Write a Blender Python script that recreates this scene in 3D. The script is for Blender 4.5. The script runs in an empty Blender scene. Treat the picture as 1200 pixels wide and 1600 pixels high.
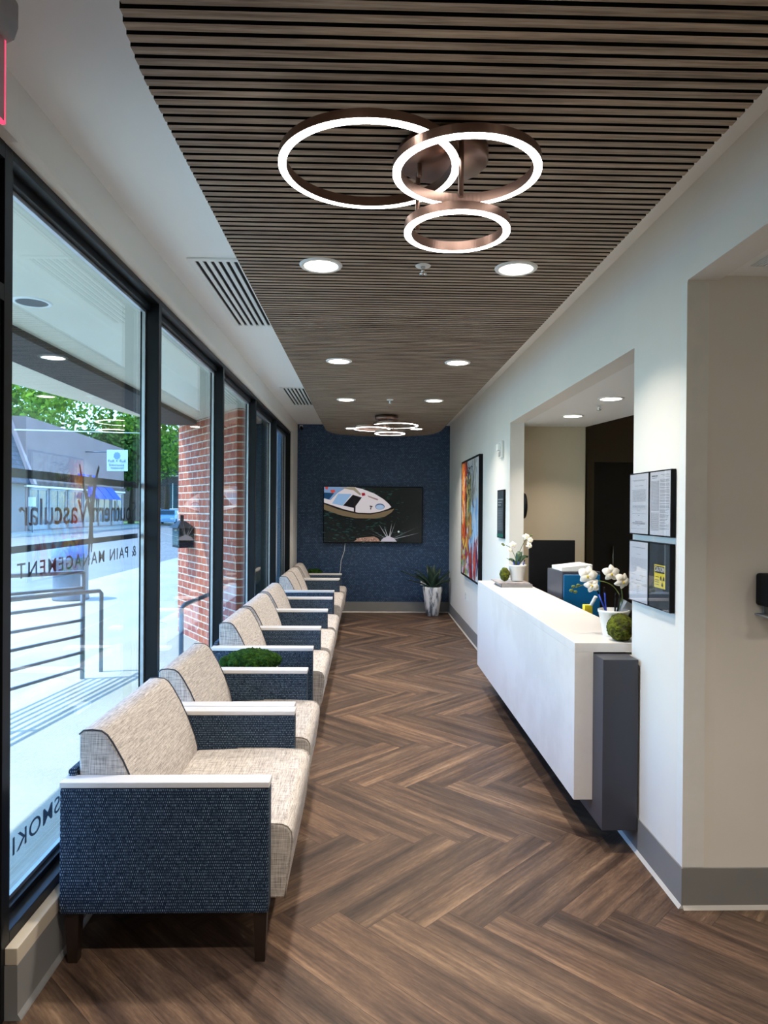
import bpy, bmesh, math, random
from mathutils import Vector, Matrix, noise
random.seed(7)
S = bpy.context.scene
COL = S.collection
PI = math.pi
F = 1080.0      # focal length in pixels of the 1200x1600 frame

# ------------------------------------------------------------------ camera
cd = bpy.data.cameras.new('camera'); cam = bpy.data.objects.new('camera', cd); COL.objects.link(cam)
cd.sensor_fit = 'VERTICAL'; cd.sensor_height = 36; cd.sensor_width = 27; cd.lens = F*36/1600
cd.clip_start = .02; cd.clip_end = 500
cam.matrix_world = (Matrix.Translation((0, 0, 1.6)) @ Matrix.Rotation(-math.atan(27/F), 4, 'Z')
                    @ Matrix.Rotation(PI/2-math.atan(4.5/F), 4, 'X') @ Matrix.Rotation(.0075, 4, 'Z'))
S.camera = cam
# ------------------------------------------------------------------ view, world, sun
S.view_settings.view_transform = 'Standard'; S.view_settings.look = 'None'
S.view_settings.gamma = 1; S.view_settings.use_curve_mapping = False
S.view_settings.exposure = 0.38
W = bpy.data.worlds.new('world'); S.world = W; W.use_nodes = True
wn = W.node_tree; wn.nodes.clear()
wo = wn.nodes.new('ShaderNodeOutputWorld'); wb = wn.nodes.new('ShaderNodeBackground')
sky = wn.nodes.new('ShaderNodeTexSky'); sky.sky_type = 'NISHITA'; sky.sun_disc = False
sky.sun_elevation = math.radians(62); sky.sun_rotation = math.radians(270); sky.air_density = 1.3; sky.dust_density = .6
tn = wn.nodes.new('ShaderNodeMix'); tn.data_type = 'RGBA'; tn.blend_type = 'MULTIPLY'; tn.inputs[0].default_value = 1; tn.inputs[7].default_value = (.66, .90, 1.27, 1)
wn.links.new(sky.outputs[0], tn.inputs[6]); wn.links.new(tn.outputs[2], wb.inputs[0]); wb.inputs[1].default_value = 0.82
wn.links.new(wb.outputs[0], wo.inputs[0])
sl = bpy.data.lights.new('sun', 'SUN'); sl.energy = 6.2; sl.angle = math.radians(.6); sl.color = (1, .95, .85)
sun = bpy.data.objects.new('sun', sl); COL.objects.link(sun)
SUN = Vector((.50, .10, -1)).normalized()
sun.rotation_euler = SUN.to_track_quat('-Z', 'Y').to_euler(); sun.location = (-20, 5, 30)
LAMP = 1.6   # strength of the interior lamps
WARM = (1, .90, .80)

# ------------------------------------------------------------------ helpers
def tag(o, label=None, cat=None, group=None, kind=None):
    if label: o['label'] = label
    if cat: o['category'] = cat
    if group: o['group'] = group
    if kind: o['kind'] = kind
    return o

def thing(name, label, cat, loc=(0, 0, 0), rz=0, group=None, kind=None):
    o = bpy.data.objects.new(name, None); COL.objects.link(o)
    o.location = loc; o.rotation_euler = (0, 0, rz); o.empty_display_size = .1
    return tag(o, label, cat, group, kind)

class MB:
    """collects shapes in one bmesh; link() makes ONE object"""
    def __init__(s): s.bm = bmesh.new(); s.mi = 0; s.col = None
    def _f(s, fs, smooth=False):
        for f in fs: f.material_index = s.mi; f.smooth = smooth
    def face(s, pts, smooth=False):
        f = s.bm.faces.new([s.bm.verts.new(p) for p in pts]); s._f([f], smooth); return f
    def box(s, x0, x1, y0, y1, z0, z1):
        v = [s.bm.verts.new((x, y, z)) for z in (z0, z1) for y in (y0, y1) for x in (x0, x1)]
        s._f([s.bm.faces.new([v[i] for i in q]) for q in
              ((0, 2, 3, 1), (4, 5, 7, 6), (0, 1, 5, 4), (2, 6, 7, 3), (0, 4, 6, 2), (1, 3, 7, 5))]); return s
    def prism(s, pts, axis, a, b, smooth=False):
        """closed 2D outline swept along axis: 'x' pts=(y,z), 'y' pts=(x,z), 'z' pts=(x,y)"""
        def P(p, t): return {'x': (t, p[0], p[1]), 'y': (p[0], t, p[1]), 'z': (p[0], p[1], t)}[axis]
        A = [s.bm.verts.new(P(p, a)) for p in pts]; B = [s.bm.verts.new(P(p, b)) for p in pts]
        n = len(pts); sf = [s.bm.faces.new((A[i], A[(i+1) % n], B[(i+1) % n], B[i])) for i in range(n)]
        cf = [s.bm.faces.new(A[::-1]), s.bm.faces.new(B)]
        s._f(sf, smooth); s._f(cf); return s
    def hexa(s, bot, top):
        v = [s.bm.verts.new(p) for p in bot+top]
        s._f([s.bm.faces.new([v[i] for i in q]) for q in
              ((0, 3, 2, 1), (4, 5, 6, 7), (0, 1, 5, 4), (1, 2, 6, 5), (2, 3, 7, 6), (3, 0, 4, 7))]); return s
    def tube(s, pts, r, n=8, caps=True, smooth=True):
        pts = [Vector(p) for p in pts]; rs = r if isinstance(r, (list, tuple)) else [r]*len(pts)
        rings = []; ref = None
        for i, p in enumerate(pts):
            d = (pts[min(i+1, len(pts)-1)]-pts[max(i-1, 0)]).normalized()
            if ref is None: ref = Vector((0, 0, 1)) if abs(d.z) < .9 else Vector((1, 0, 0))
            u = d.cross(ref).normalized(); w = u.cross(d).normalized(); ref = w
            rings.append([s.bm.verts.new(p+(u*math.cos(2*PI*k/n)+w*math.sin(2*PI*k/n))*rs[i]) for k in range(n)])
        for a, b in zip(rings, rings[1:]):
            s._f([s.bm.faces.new((a[k], a[(k+1) % n], b[(k+1) % n], b[k])) for k in range(n)], smooth)
        if caps: s._f([s.bm.faces.new(rings[0][::-1]), s.bm.faces.new(rings[-1])])
        return s
    def lathe(s, prof, c, n=32, smooth=True, wob=None):
        """prof = [(r,z)] about vertical axis through c; closes at r=0"""
        rings = []
        for r, z in prof:
            if r < 1e-6: rings.append([s.bm.verts.new((c[0], c[1], c[2]+z))])
            else:
                ring = []
                for k in range(n):
                    a = 2*PI*k/n; rr = r*(wob(a, z) if wob else 1)
                    ring.append(s.bm.verts.new((c[0]+rr*math.cos(a), c[1]+rr*math.sin(a), c[2]+z)))
                rings.append(ring)
        for a, b in zip(rings, rings[1:]):
            if len(a) == 1 and len(b) == 1: continue
            for k in range(n):
                k2 = (k+1) % n
                q = [a[0], b[k2], b[k]] if len(a) == 1 else [a[k], a[k2], b[0]] if len(b) == 1 else [a[k], a[k2], b[k2], b[k]]
                s._f([s.bm.faces.new(q)], smooth)
        return s
    def ball(s, c, r, sub=3, disp=0, sc=10, squash=(1, 1, 1)):
        g = bmesh.ops.create_icosphere(s.bm, subdivisions=sub, radius=1)
        for v in g['verts']:
            d = v.co.normalized(); k = r*(1+disp*noise.fractal(d*sc*.3+Vector(c)*7, 1, 2, 4))
            v.co = Vector((d.x*squash[0], d.y*squash[1], d.z*squash[2]))*k+Vector(c)
        s._f({f for v in g['verts'] for f in v.link_faces}, True); return s
    def link(s, name, mats, parent=None, origin=None, bevel=0, seg=2, world=True, bz=None, ang=35):
        bmesh.ops.recalc_face_normals(s.bm, faces=s.bm.faces) if not getattr(s, 'norecalc', False) else None
        me = bpy.data.meshes.new(name); s.bm.to_mesh(me); s.bm.free()
        for m in (mats if isinstance(mats, (list, tuple)) else [mats]): me.materials.append(m)
        o = bpy.data.objects.new(name, me); COL.objects.link(o)
        if parent is not None:
            o.parent = parent
            if world:
                p = parent; off = Vector()
                while p: off += p.location; p = p.parent
                me.transform(Matrix.Translation(-off))
        else:
            if origin is None:
                vs = [v.co for v in me.vertices]
                origin = Vector(((min(v.x for v in vs)+max(v.x for v in vs))/2, (min(v.y for v in vs)+max(v.y for v in vs))/2, min(v.z for v in vs)))
            me.transform(Matrix.Translation(-Vector(origin))); o.location = origin
        if bevel:
            b = o.modifiers.new('bevel', 'BEVEL'); b.width = bevel; b.segments = seg; b.limit_method = 'ANGLE'; b.angle_limit = math.radians(ang)
            for p in me.polygons: p.use_smooth = True
            o.modifiers.new('wn', 'WEIGHTED_NORMAL')
        return o

def struct(name, mb, mats, parent=None, **k):
    o = mb.link(name, mats, parent, **k)
    if parent is None: o['kind'] = 'structure'
    return o
def bx(*a): return MB().box(*a)

# ---- node material helper
class NM:
    def __init__(s, name):
        s.m = bpy.data.materials.new(name); s.m.use_nodes = True; s.t = s.m.node_tree; s.t.nodes.clear()
        s.out = s.n('ShaderNodeOutputMaterial')
    def n(s, t, **k):
        o = s.t.nodes.new(t)
        for a, b in k.items():
            if isinstance(b, dict):
                for i, v in b.items(): s.set(o.inputs[i], v)
            else: setattr(o, a, b)
        return o
    def set(s, i, v):
        if isinstance(v, bpy.types.NodeSocket): s.t.links.new(v, i)
        elif isinstance(v, bpy.types.Node): s.t.links.new(v.outputs[0], i)
        else: i.default_value = v
    def math(s, op, a, b=0.0, c=None):
        o = s.n('ShaderNodeMath', operation=op); s.set(o.inputs[0], a); s.set(o.inputs[1], b)
        if c is not None: s.set(o.inputs[2], c)
        return o.outputs[0]
    def coord(s, scale=(1, 1, 1), kind='Object'):
        c = s.n('ShaderNodeTexCoord'); m = s.n('ShaderNodeMapping'); s.set(m.inputs[0], c.outputs[kind]); m.inputs['Scale'].default_value = scale
        return m.outputs[0]
    def noise(s, vec, scale=5, detail=3, rough=.5):
        o = s.n('ShaderNodeTexNoise'); s.set(o.inputs['Vector'], vec); o.inputs['Scale'].default_value = scale
        o.inputs['Detail'].default_value = detail; o.inputs['Roughness'].default_value = rough
        return o.outputs[0]
    def ramp(s, fac, stops, interp='LINEAR'):
        o = s.n('ShaderNodeValToRGB'); s.set(o.inputs[0], fac); r = o.color_ramp; r.interpolation = interp
        while len(r.elements) < len(stops): r.elements.new(.5)
        for e, (p, c) in zip(r.elements, stops): e.position = p; e.color = (*c, 1)
        return o.outputs[0]
    def mix(s, f, a, b, blend='MIX'):
        o = s.n('ShaderNodeMix', data_type='RGBA', blend_type=blend)
        s.set(o.inputs[0], f); s.set(o.inputs[6], (*a, 1) if isinstance(a, tuple) else a); s.set(o.inputs[7], (*b, 1) if isinstance(b, tuple) else b)
        return o.outputs[2]
    def bump(s, h, st=.3, d=.002):
        o = s.n('ShaderNodeBump'); s.set(o.inputs['Height'], h); o.inputs['Strength'].default_value = st; o.inputs['Distance'].default_value = d
        return o.outputs[0]
    def pbr(s, col, rough=.5, metal=0, bump=None, spec=None, emit=None, es=0, coat=0, sss=0):
        b = s.n('ShaderNodeBsdfPrincipled')
        s.set(b.inputs['Base Color'], (*col, 1) if isinstance(col, tuple) else col); s.set(b.inputs['Roughness'], rough)
        b.inputs['Metallic'].default_value = metal
        if spec is not None: b.inputs['Specular IOR Level'].default_value = spec
        if bump is not None: s.set(b.inputs['Normal'], bump)
        if emit: b.inputs['Emission Color'].default_value = (*emit, 1); b.inputs['Emission Strength'].default_value = es
        if coat: b.inputs['Coat Weight'].default_value = coat
        s.t.links.new(b.outputs[0], s.out.inputs[0]); return s.m

def srgb(r, g, b):
    return tuple((c/255/12.92 if c/255 <= .04045 else ((c/255+.055)/1.055)**2.4) for c in (r, g, b))

def plain(name, col, rough=.5, metal=0, var=.06, sc=20, bump=.0, **k):
    n = NM(name); v = n.coord(); t = n.noise(v, sc, 4)
    c = n.mix(1.0, col, n.ramp(t, [(.3, (1-var,)*3), (.7, (1+var,)*3)]), 'MULTIPLY')
    return n.pbr(c, rough, metal, bump=n.bump(n.noise(v, sc*10, 3), bump) if bump else None, **k)
def emis(name, col, st):
    n = NM(name); e = n.n('ShaderNodeEmission'); e.inputs[0].default_value = (*col, 1); e.inputs[1].default_value = st
    n.t.links.new(e.outputs[0], n.out.inputs[0]); return n.m

# ------------------------------------------------------------------ materials
M = {}
M['paint'] = plain('wall_paint', srgb(228, 224, 215), .55, var=.015, sc=3, bump=.05)
M['ceil'] = plain('ceiling_paint', srgb(240, 240, 236), .6, var=.01, sc=3)
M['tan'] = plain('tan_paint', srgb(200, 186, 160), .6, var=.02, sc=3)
M['grey_base'] = plain('grey_vinyl', srgb(132, 132, 130), .35, var=.03, sc=6)
M['base_toe'] = plain('vinyl_toe', srgb(190, 186, 178), .4, var=.02)
M['cap'] = plain('stone_cap', srgb(204, 194, 176), .35, var=.03)
M['black'] = plain('black_aluminium', (.006, .007, .009), .4, var=.1, sc=3, spec=.25)
M['blackm'] = plain('matt_black', (.006, .006, .007), .6, var=.1, spec=.15)
M['alu'] = plain('aluminium', (.5, .53, .56), .35, .8)
M['white'] = plain('white_enamel', srgb(235, 235, 230), .35, var=.02)
M['whitepl'] = plain('white_plastic', srgb(228, 228, 222), .4, var=.02)
M['copper'] = plain('brushed_copper', srgb(150, 122, 110), .32, .85, var=.12, sc=4)
M['bronze'] = plain('dark_bronze', srgb(70, 50, 44), .35, .8, var=.12, sc=4)
M['dark'] = plain('charcoal_laminate', srgb(58, 60, 68), .38, var=.05, sc=4)
M['legwood'] = plain('dark_wood', srgb(40, 28, 22), .35, var=.3, sc=8)
M['brown'] = plain('dark_brown_door', srgb(46, 34, 28), .45, var=.2, sc=5)
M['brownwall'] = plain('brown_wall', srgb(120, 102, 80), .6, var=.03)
M['glow'] = emis('ring_glow', (1, .97, .92), 6*LAMP)
M['disc'] = emis('lamp_disc', (1, .93, .8), 8*LAMP)
M['red_glow'] = emis('red_glow', (1, .05, .12), 1.6)
M['pinkglass'] = plain('pink_acrylic', srgb(190, 130, 135), .1)
M['decal'] = plain('dark_vinyl_decal', srgb(52, 50, 54), .5)
M['decalred'] = plain('maroon_vinyl_decal', srgb(84, 34, 44), .5)
M['moss'] = None
M['blue'] = plain('blue_panel', srgb(0, 92, 140), .4)
M['paper'] = plain('paper', srgb(214, 216, 222), .6, var=.01)
M['petal'] = plain('petal', srgb(245, 240, 225), .5, var=.03, sc=40)
M['lip'] = plain('petal_centre', srgb(220, 190, 70), .5)
M['stem'] = plain('stem', srgb(96, 112, 52), .5)
M['leaf'] = plain('orchid_leaf', srgb(34, 66, 34), .35, var=.2)
M['agave'] = plain('agave_leaf', srgb(40, 62, 48), .45, var=.35, sc=18)
M['asphalt'] = plain('asphalt', srgb(118, 117, 112), .9, var=.12, sc=2)
M['steel'] = plain('grey_railing', srgb(100, 108, 118), .45, .2)
M['soffit'] = plain('soffit', srgb(216, 210, 190), .7, var=.04, sc=2)
M['beam'] = plain('weathered_beam', srgb(44, 42, 40), .8, var=.25, sc=5)
M['bark'] = plain('bark', srgb(70, 55, 42), .9, var=.3)
M['bluepen'] = plain('blue_plastic', srgb(30, 60, 170), .3)
M['cloudblue'] = plain('awning_blue', srgb(30, 80, 200), .6)
M['winglass'] = plain('dark_window', srgb(70, 90, 98), .1, var=.2)
M['chrome'] = plain('chrome', (.7, .7, .7), .2, 1)
M['yellow'] = plain('yellow', srgb(235, 205, 40), .5)

def mat_moss(name, a, b, c, sc):
    n = NM(name); v = n.coord(); t = n.noise(v, sc, 6, .7)
    return n.pbr(n.ramp(t, [(.3, a), (.5, b), (.68, c)]), .95, bump=n.bump(n.noise(v, sc*3, 4), 1, .01), spec=.1)
M['moss'] = mat_moss('moss', srgb(12, 28, 8), srgb(32, 62, 18), srgb(62, 98, 34), 38)
M['mossball'] = mat_moss('moss_ball', srgb(58, 48, 44), srgb(74, 80, 30), srgb(120, 128, 40), 30)

def mat_linen():
    n = NM('woven_linen')
    t = [n.noise(n.coord(s), 1, 2, .6) for s in ((14, 300, 300), (300, 14, 300), (300, 300, 14))]
    tc = n.n('ShaderNodeTexCoord'); sp = n.n('ShaderNodeSeparateXYZ'); n.set(sp.inputs[0], tc.outputs['Normal']); s_ = None
    for k in range(3):
        w = n.math('SUBTRACT', 1.0, n.math('MULTIPLY', sp.outputs[k], sp.outputs[k])); w = n.math('MULTIPLY', n.math('MULTIPLY', w, t[k]), .5)
        s_ = w if s_ is None else n.math('ADD', s_, w)
    c = n.ramp(s_, [(.36, srgb(132, 126, 124)), (.5, srgb(188, 180, 172)), (.64, srgb(222, 215, 208))])
    return n.pbr(c, .9, bump=n.bump(s_, .2, .0015), spec=.15)
M['linen'] = mat_linen()

def mat_navy():
    n = NM('navy_pattern_fabric')
    c = n.n('ShaderNodeTexCoord'); sp = n.n('ShaderNodeSeparateXYZ'); n.set(sp.inputs[0], c.outputs['Object'])
    u = n.math('ADD', sp.outputs[0], sp.outputs[1]); cb = n.n('ShaderNodeCombineXYZ'); n.set(cb.inputs[0], u); n.set(cb.inputs[1], sp.outputs[2])
    b = n.n('ShaderNodeTexBrick'); n.set(b.inputs['Vector'], cb.outputs[0]); b.offset = .5
    b.inputs['Scale'].default_value = 1; b.inputs['Brick Width'].default_value = .0075; b.inputs['Row Height'].default_value = .0105
    b.inputs['Mortar Size'].default_value = .0022; b.inputs['Mortar Smooth'].default_value = .3
    b.inputs['Color1'].default_value = (1, 1, 1, 1); b.inputs['Color2'].default_value = (.55, .55, .55, 1); b.inputs['Mortar'].default_value = (0, 0, 0, 1)
    nz = n.noise(n.coord((170, 170, 110)), 1, 3, .7)
    f = n.math('MULTIPLY', b.outputs[0], n.ramp(nz, [(.36, (0, 0, 0)), (.62, (1, 1, 1))]))
    col = n.mix(f, srgb(22, 36, 56), srgb(140, 164, 184))
    return n.pbr(col, .85, bump=n.bump(f, .3, .002), spec=.2)
M['navy'] = mat_navy()

def mat_slat():
    n = NM('slat_wood'); a = n.n('ShaderNodeAttribute', attribute_name='rnd')
    v = n.coord((2.2, 45, 45)); mp = n.n('ShaderNodeVectorMath', operation='ADD'); n.set(mp.inputs[0], v); n.set(mp.inputs[1], a.outputs['Vector'])
    t = n.noise(mp.outputs[0], 1.6, 6, .62); w = n.noise(mp.outputs[0], 7, 3, .6)
    k = n.math('ADD', n.math('MULTIPLY', t, .75), n.math('MULTIPLY', w, .25))
    c = n.ramp(k, [(.36, srgb(116, 100, 84)), (.5, srgb(160, 143, 124)), (.62, srgb(186, 170, 150))])
    r = n.n('ShaderNodeSeparateXYZ'); n.set(r.inputs[0], a.outputs['Vector'])
    c = n.mix(1.0, c, n.ramp(n.math('FRACT', r.outputs[0]), [(0, (.86, .86, .86)), (1, (1.08, 1.05, 1.0))]), 'MULTIPLY')
    return n.pbr(c, .55, spec=.3)
M['slat'] = mat_slat()

def mat_floor():
    n = NM('walnut_plank_floor'); a = n.n('ShaderNodeAttribute', attribute_name='rnd')
    uv = n.n('ShaderNodeUVMap', uv_map='plank'); sp = n.n('ShaderNodeSeparateXYZ'); n.set(sp.inputs[0], uv.outputs[0])
    rs = n.n('ShaderNodeSeparateXYZ'); n.set(rs.inputs[0], a.outputs['Vector'])
    r = rs.outputs[0]
    def vec(su, sv):
        cb = n.n('ShaderNodeCombineXYZ'); n.set(cb.inputs[0], n.math('MULTIPLY', sp.outputs[0], su)); n.set(cb.inputs[1], n.math('MULTIPLY', sp.outputs[1], sv)); n.set(cb.inputs[2], n.math('MULTIPLY', r, 37.0)); return cb.outputs[0]
    broad = n.noise(vec(.9, 12), 1, 3, .55); fine = n.noise(vec(5, 75), 1, 5, .7); fleck = n.noise(vec(26, 120), 1, 3, .6)
    k = n.math('ADD', n.math('MULTIPLY', broad, .62), n.math('MULTIPLY', fine, .38))
    c = n.ramp(k, [(.33, srgb(46, 36, 31)), (.45, srgb(78, 62, 52)), (.56, srgb(104, 84, 68)), (.68, srgb(142, 118, 95))])
    c = n.mix(1.0, c, n.ramp(fleck, [(.35, (.82, .8, .8)), (.6, (1.06, 1.06, 1.06))]), 'MULTIPLY')
    c = n.mix(1.0, c, n.ramp(r, [(0, (.72, .72, .74)), (.5, (1, .98, .96)), (1, (1.22, 1.16, 1.1))]), 'MULTIPLY')
    # dark joint line round each plank
    dv = n.math('MINIMUM', sp.outputs[1], n.math('SUBTRACT', .157, sp.outputs[1])); du = n.math('MINIMUM', sp.outputs[0], n.math('SUBTRACT', .942, sp.outputs[0]))
    e = n.math('LESS_THAN', n.math('MINIMUM', du, dv), .0012)
    c = n.mix(n.math('MULTIPLY', e, .6), c, (.012, .009, .008))
    return n.pbr(c, n.math('ADD', .36, n.math('MULTIPLY', fine, .2)), bump=n.bump(fine, .15, .001), spec=.35)
M['floor'] = mat_floor()

def mat_wallcover():
    n = NM('blue_woven_wallcovering')
    c = n.n('ShaderNodeTexCoord'); sp = n.n('ShaderNodeSeparateXYZ'); n.set(sp.inputs[0], c.outputs['Object'])
    cb = n.n('ShaderNodeCombineXYZ'); n.set(cb.inputs[0], sp.outputs[0]); n.set(cb.inputs[1], sp.outputs[2])
    b = n.n('ShaderNodeTexBrick'); n.set(b.inputs['Vector'], cb.outputs[0]); b.offset = .5
    for k, v in (('Scale', 1), ('Brick Width', .032), ('Row Height', .022), ('Mortar Size', .004), ('Mortar Smooth', .5), ('Bias', 0)): b.inputs[k].default_value = v
    b.inputs['Color1'].default_value = (1, 1, 1, 1); b.inputs['Color2'].default_value = (.5, .5, .5, 1); b.inputs['Mortar'].default_value = (.1, .1, .1, 1)
    nz = n.noise(n.coord((30, 30, 30)), 1, 4, .7); h = n.math('MULTIPLY', b.outputs[0], nz)
    col = n.ramp(h, [(.05, srgb(30, 48, 74)), (.35, srgb(52, 78, 110)), (.65, srgb(92, 122, 152))])
    return n.pbr(col, .38, bump=n.bump(h, .5, .004), spec=.45)
M['cover'] = mat_wallcover()

def mat_brick(name, c1, c2, mort, bw=.21, rh=.075, ms=.006):
    n = NM(name); c = n.n('ShaderNodeTexCoord'); sp = n.n('ShaderNodeSeparateXYZ'); n.set(sp.inputs[0], c.outputs['Object'])
    cb = n.n('ShaderNodeCombineXYZ'); n.set(cb.inputs[0], n.math('SUBTRACT', sp.outputs[0], sp.outputs[1])); n.set(cb.inputs[1], sp.outputs[2])
    b = n.n('ShaderNodeTexBrick'); n.set(b.inputs['Vector'], cb.outputs[0]); b.offset = .5
    for k, v in (('Scale', 1), ('Brick Width', bw), ('Row Height', rh), ('Mortar Size', ms), ('Mortar Smooth', .2)): b.inputs[k].default_value = v
    b.inputs['Color1'].default_value = (*c1, 1); b.inputs['Color2'].default_value = (*c2, 1); b.inputs['Mortar'].default_value = (*mort, 1)
    nz = n.noise(n.coord((14, 14, 14)), 1, 4, .6)
    col = n.mix(1.0, b.outputs[0], n.ramp(nz, [(.3, (.8, .8, .8)), (.7, (1.15, 1.15, 1.15))]), 'MULTIPLY')
    return n.pbr(col, .9, bump=n.bump(b.outputs[1], -.4, .005))
M['brick'] = mat_brick('red_brick', srgb(198, 104, 70), srgb(172, 84, 58), srgb(222, 206, 182), .262, .093, .008)
M['farbrick'] = mat_brick('far_brick', srgb(90, 74, 74), srgb(76, 62, 62), srgb(120, 110, 105), .4, .15, .02)
M['shingle'] = mat_brick('shingles', srgb(94, 98, 106), srgb(70, 74, 82), srgb(40, 42, 48), .5, .3, .03)

def mat_stone(name, base, vein, sc, rough=.25):
    n = NM(name); v = n.coord(); w = n.noise(v, sc, 6, .62)
    return n.pbr(n.ramp(w, [(.40, vein), (.5, base), (1, base)]), rough, spec=.45)
M['quartz'] = mat_stone('white_quartz', srgb(236, 234, 230), srgb(226, 224, 220), 1.6, .22)
M['warmquartz'] = mat_stone('warm_quartz', srgb(232, 227, 220), srgb(224, 218, 211), 1.6, .3)
M['cap_white'] = plain('white_laminate', srgb(222, 220, 218), .35, var=.02)
n = NM('marbled_glaze'); v = n.coord((1, 1, .25)); w = n.noise(v, 17, 5, .6)
M['marble'] = n.pbr(n.ramp(w, [(.42, srgb(110, 116, 124)), (.48, srgb(190, 194, 198)), (.54, srgb(240, 240, 238))]), .25)
n = NM('concrete_paving'); v = n.coord(); t = n.noise(v, .8, 5, .6); t2 = n.noise(v, 30, 3)
M['concrete'] = n.pbr(n.mix(1.0, n.ramp(t, [(.3, srgb(158, 153, 136)), (.7, srgb(178, 173, 155))]), n.ramp(t2, [(.3, (.93, .93, .93)), (.7, (1.04, 1.04, 1.04))]), 'MULTIPLY'), .9)

def mat_glass(name, tint, boost=0.0, ior=1.55):
    n = NM(name); tr = n.n('ShaderNodeBsdfTransparent'); tr.inputs[0].default_value = (*tint, 1)
    gl = n.n('ShaderNodeBsdfGlossy'); gl.inputs['Roughness'].default_value = 0.0; gl.inputs[0].default_value = (1, 1, 1, 1)
    lw = n.n('ShaderNodeLayerWeight'); lw.inputs[0].default_value = .5; f0 = ((ior-1)/(ior+1))**2+boost
    f = n.math('ADD', n.math('MULTIPLY', n.math('POWER', lw.outputs['Facing'], 5.0), 1-f0), f0)
    mx = n.n('ShaderNodeMixShader'); n.set(mx.inputs[0], f); n.set(mx.inputs[1], tr.outputs[0]); n.set(mx.inputs[2], gl.outputs[0])
    n.t.links.new(mx.outputs[0], n.out.inputs[0]); return n.m
M['glass'] = mat_glass('window_glass', (.86, .96, .99), .035)
M['frameglass'] = mat_glass('picture_acrylic', (.97, .97, .97), .0, 1.4)

def mat_attr(name, emit=0, rough=.5):
    n = NM(name); a = n.n('ShaderNodeAttribute', attribute_name='col')
    b = n.n('ShaderNodeBsdfPrincipled'); n.set(b.inputs['Base Color'], a.outputs[0]); b.inputs['Roughness'].default_value = rough
    if emit:
        b.inputs['Base Color'].default_value = (0, 0, 0, 1); n.t.links.remove(b.inputs['Base Color'].links[0]); b.inputs['Base Color'].default_value = (.01, .01, .01, 1)
        n.set(b.inputs['Emission Color'], a.outputs[0]); b.inputs['Emission Strength'].default_value = emit
    n.t.links.new(b.outputs[0], n.out.inputs[0]); return n.m
M['ink'] = mat_attr('printed_ink', 0, .45)
M['paintart'] = mat_attr('thick_paint', 0, .4)
M['screen'] = mat_attr('lit_screen', .62, .15)

def mat_leaves(name, a, b):
    n = NM(name); o = n.n('ShaderNodeAttribute', attribute_name='rnd'); s_ = n.n('ShaderNodeSeparateXYZ'); n.set(s_.inputs[0], o.outputs['Vector'])
    c = n.ramp(s_.outputs[0], [(0, a), (1, b)])
    d = n.n('ShaderNodeBsdfDiffuse'); n.set(d.inputs[0], c); t = n.n('ShaderNodeBsdfTranslucent'); n.set(t.inputs[0], c)
    m = n.n('ShaderNodeMixShader'); m.inputs[0].default_value = .4; n.set(m.inputs[1], d.outputs[0]); n.set(m.inputs[2], t.outputs[0])
    n.t.links.new(m.outputs[0], n.out.inputs[0]); return n.m
M['leaves'] = mat_leaves('tree_leaves', srgb(58, 96, 36), srgb(150, 190, 70))
M['leavesdark'] = mat_leaves('dark_tree_leaves', srgb(34, 62, 30), srgb(90, 130, 56))

# ---- flat art built as coloured polygons on a plane
class Art:
    clamp = False
    def __init__(s, o, u, v, nrm, step=.00012):
        s.o, s.u, s.v, s.n = Vector(o), Vector(u), Vector(v), Vector(nrm); s.bm = bmesh.new(); s.lay = s.bm.loops.layers.float_color.new('col'); s.k = 0; s.step = step
    def poly(s, pts, col):
        s.k += 1; pts = [(min(.999, max(.001, p)), min(.999, max(.001, q))) for p, q in pts] if s.clamp else pts
        vs = [s.bm.verts.new(s.o+s.u*a+s.v*b+s.n*(s.step*s.k)) for a, b in pts]
        try: f = s.bm.faces.new(vs)
        except ValueError: return
        for l in f.loops: l[s.lay] = (*col, 1)
    def rect(s, a0, b0, a1, b1, col): s.poly([(a0, b0), (a1, b0), (a1, b1), (a0, b1)], col)
    def ell(s, a, b, ra, rb, col, n=14, rot=0):
        cr, sr = math.cos(rot), math.sin(rot)
        s.poly([(a+ra*math.cos(2*PI*i/n)*cr-rb*math.sin(2*PI*i/n)*sr, b+ra*math.cos(2*PI*i/n)*sr+rb*math.sin(2*PI*i/n)*cr) for i in range(n)], col)
    def stroke(s, pts, w, col):
        L, R = [], []
        for i, p in enumerate(pts):
            a = pts[max(i-1, 0)]; b = pts[min(i+1, len(pts)-1)]; dx, dy = b[0]-a[0], b[1]-a[1]; l = math.hypot(dx, dy) or 1
            k = w*(.35+.65*math.sin(PI*(i+.5)/len(pts))); L.append((p[0]-dy/l*k, p[1]+dx/l*k)); R.append((p[0]+dy/l*k, p[1]-dx/l*k))
        for i in range(len(pts)-1): s.poly([L[i], L[i+1], R[i+1], R[i]], col); s.k -= 1
        s.k += 1
    def link(s, name, mat, parent):
        me = bpy.data.meshes.new(name); s.bm.to_mesh(me); s.bm.free(); me.materials.append(mat)
        o = bpy.data.objects.new(name, me); COL.objects.link(o); o.parent = parent
        p = parent; off = Vector()
        while p: off += p.location; p = p.parent
        me.transform(Matrix.Translation(-off)); return o

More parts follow.
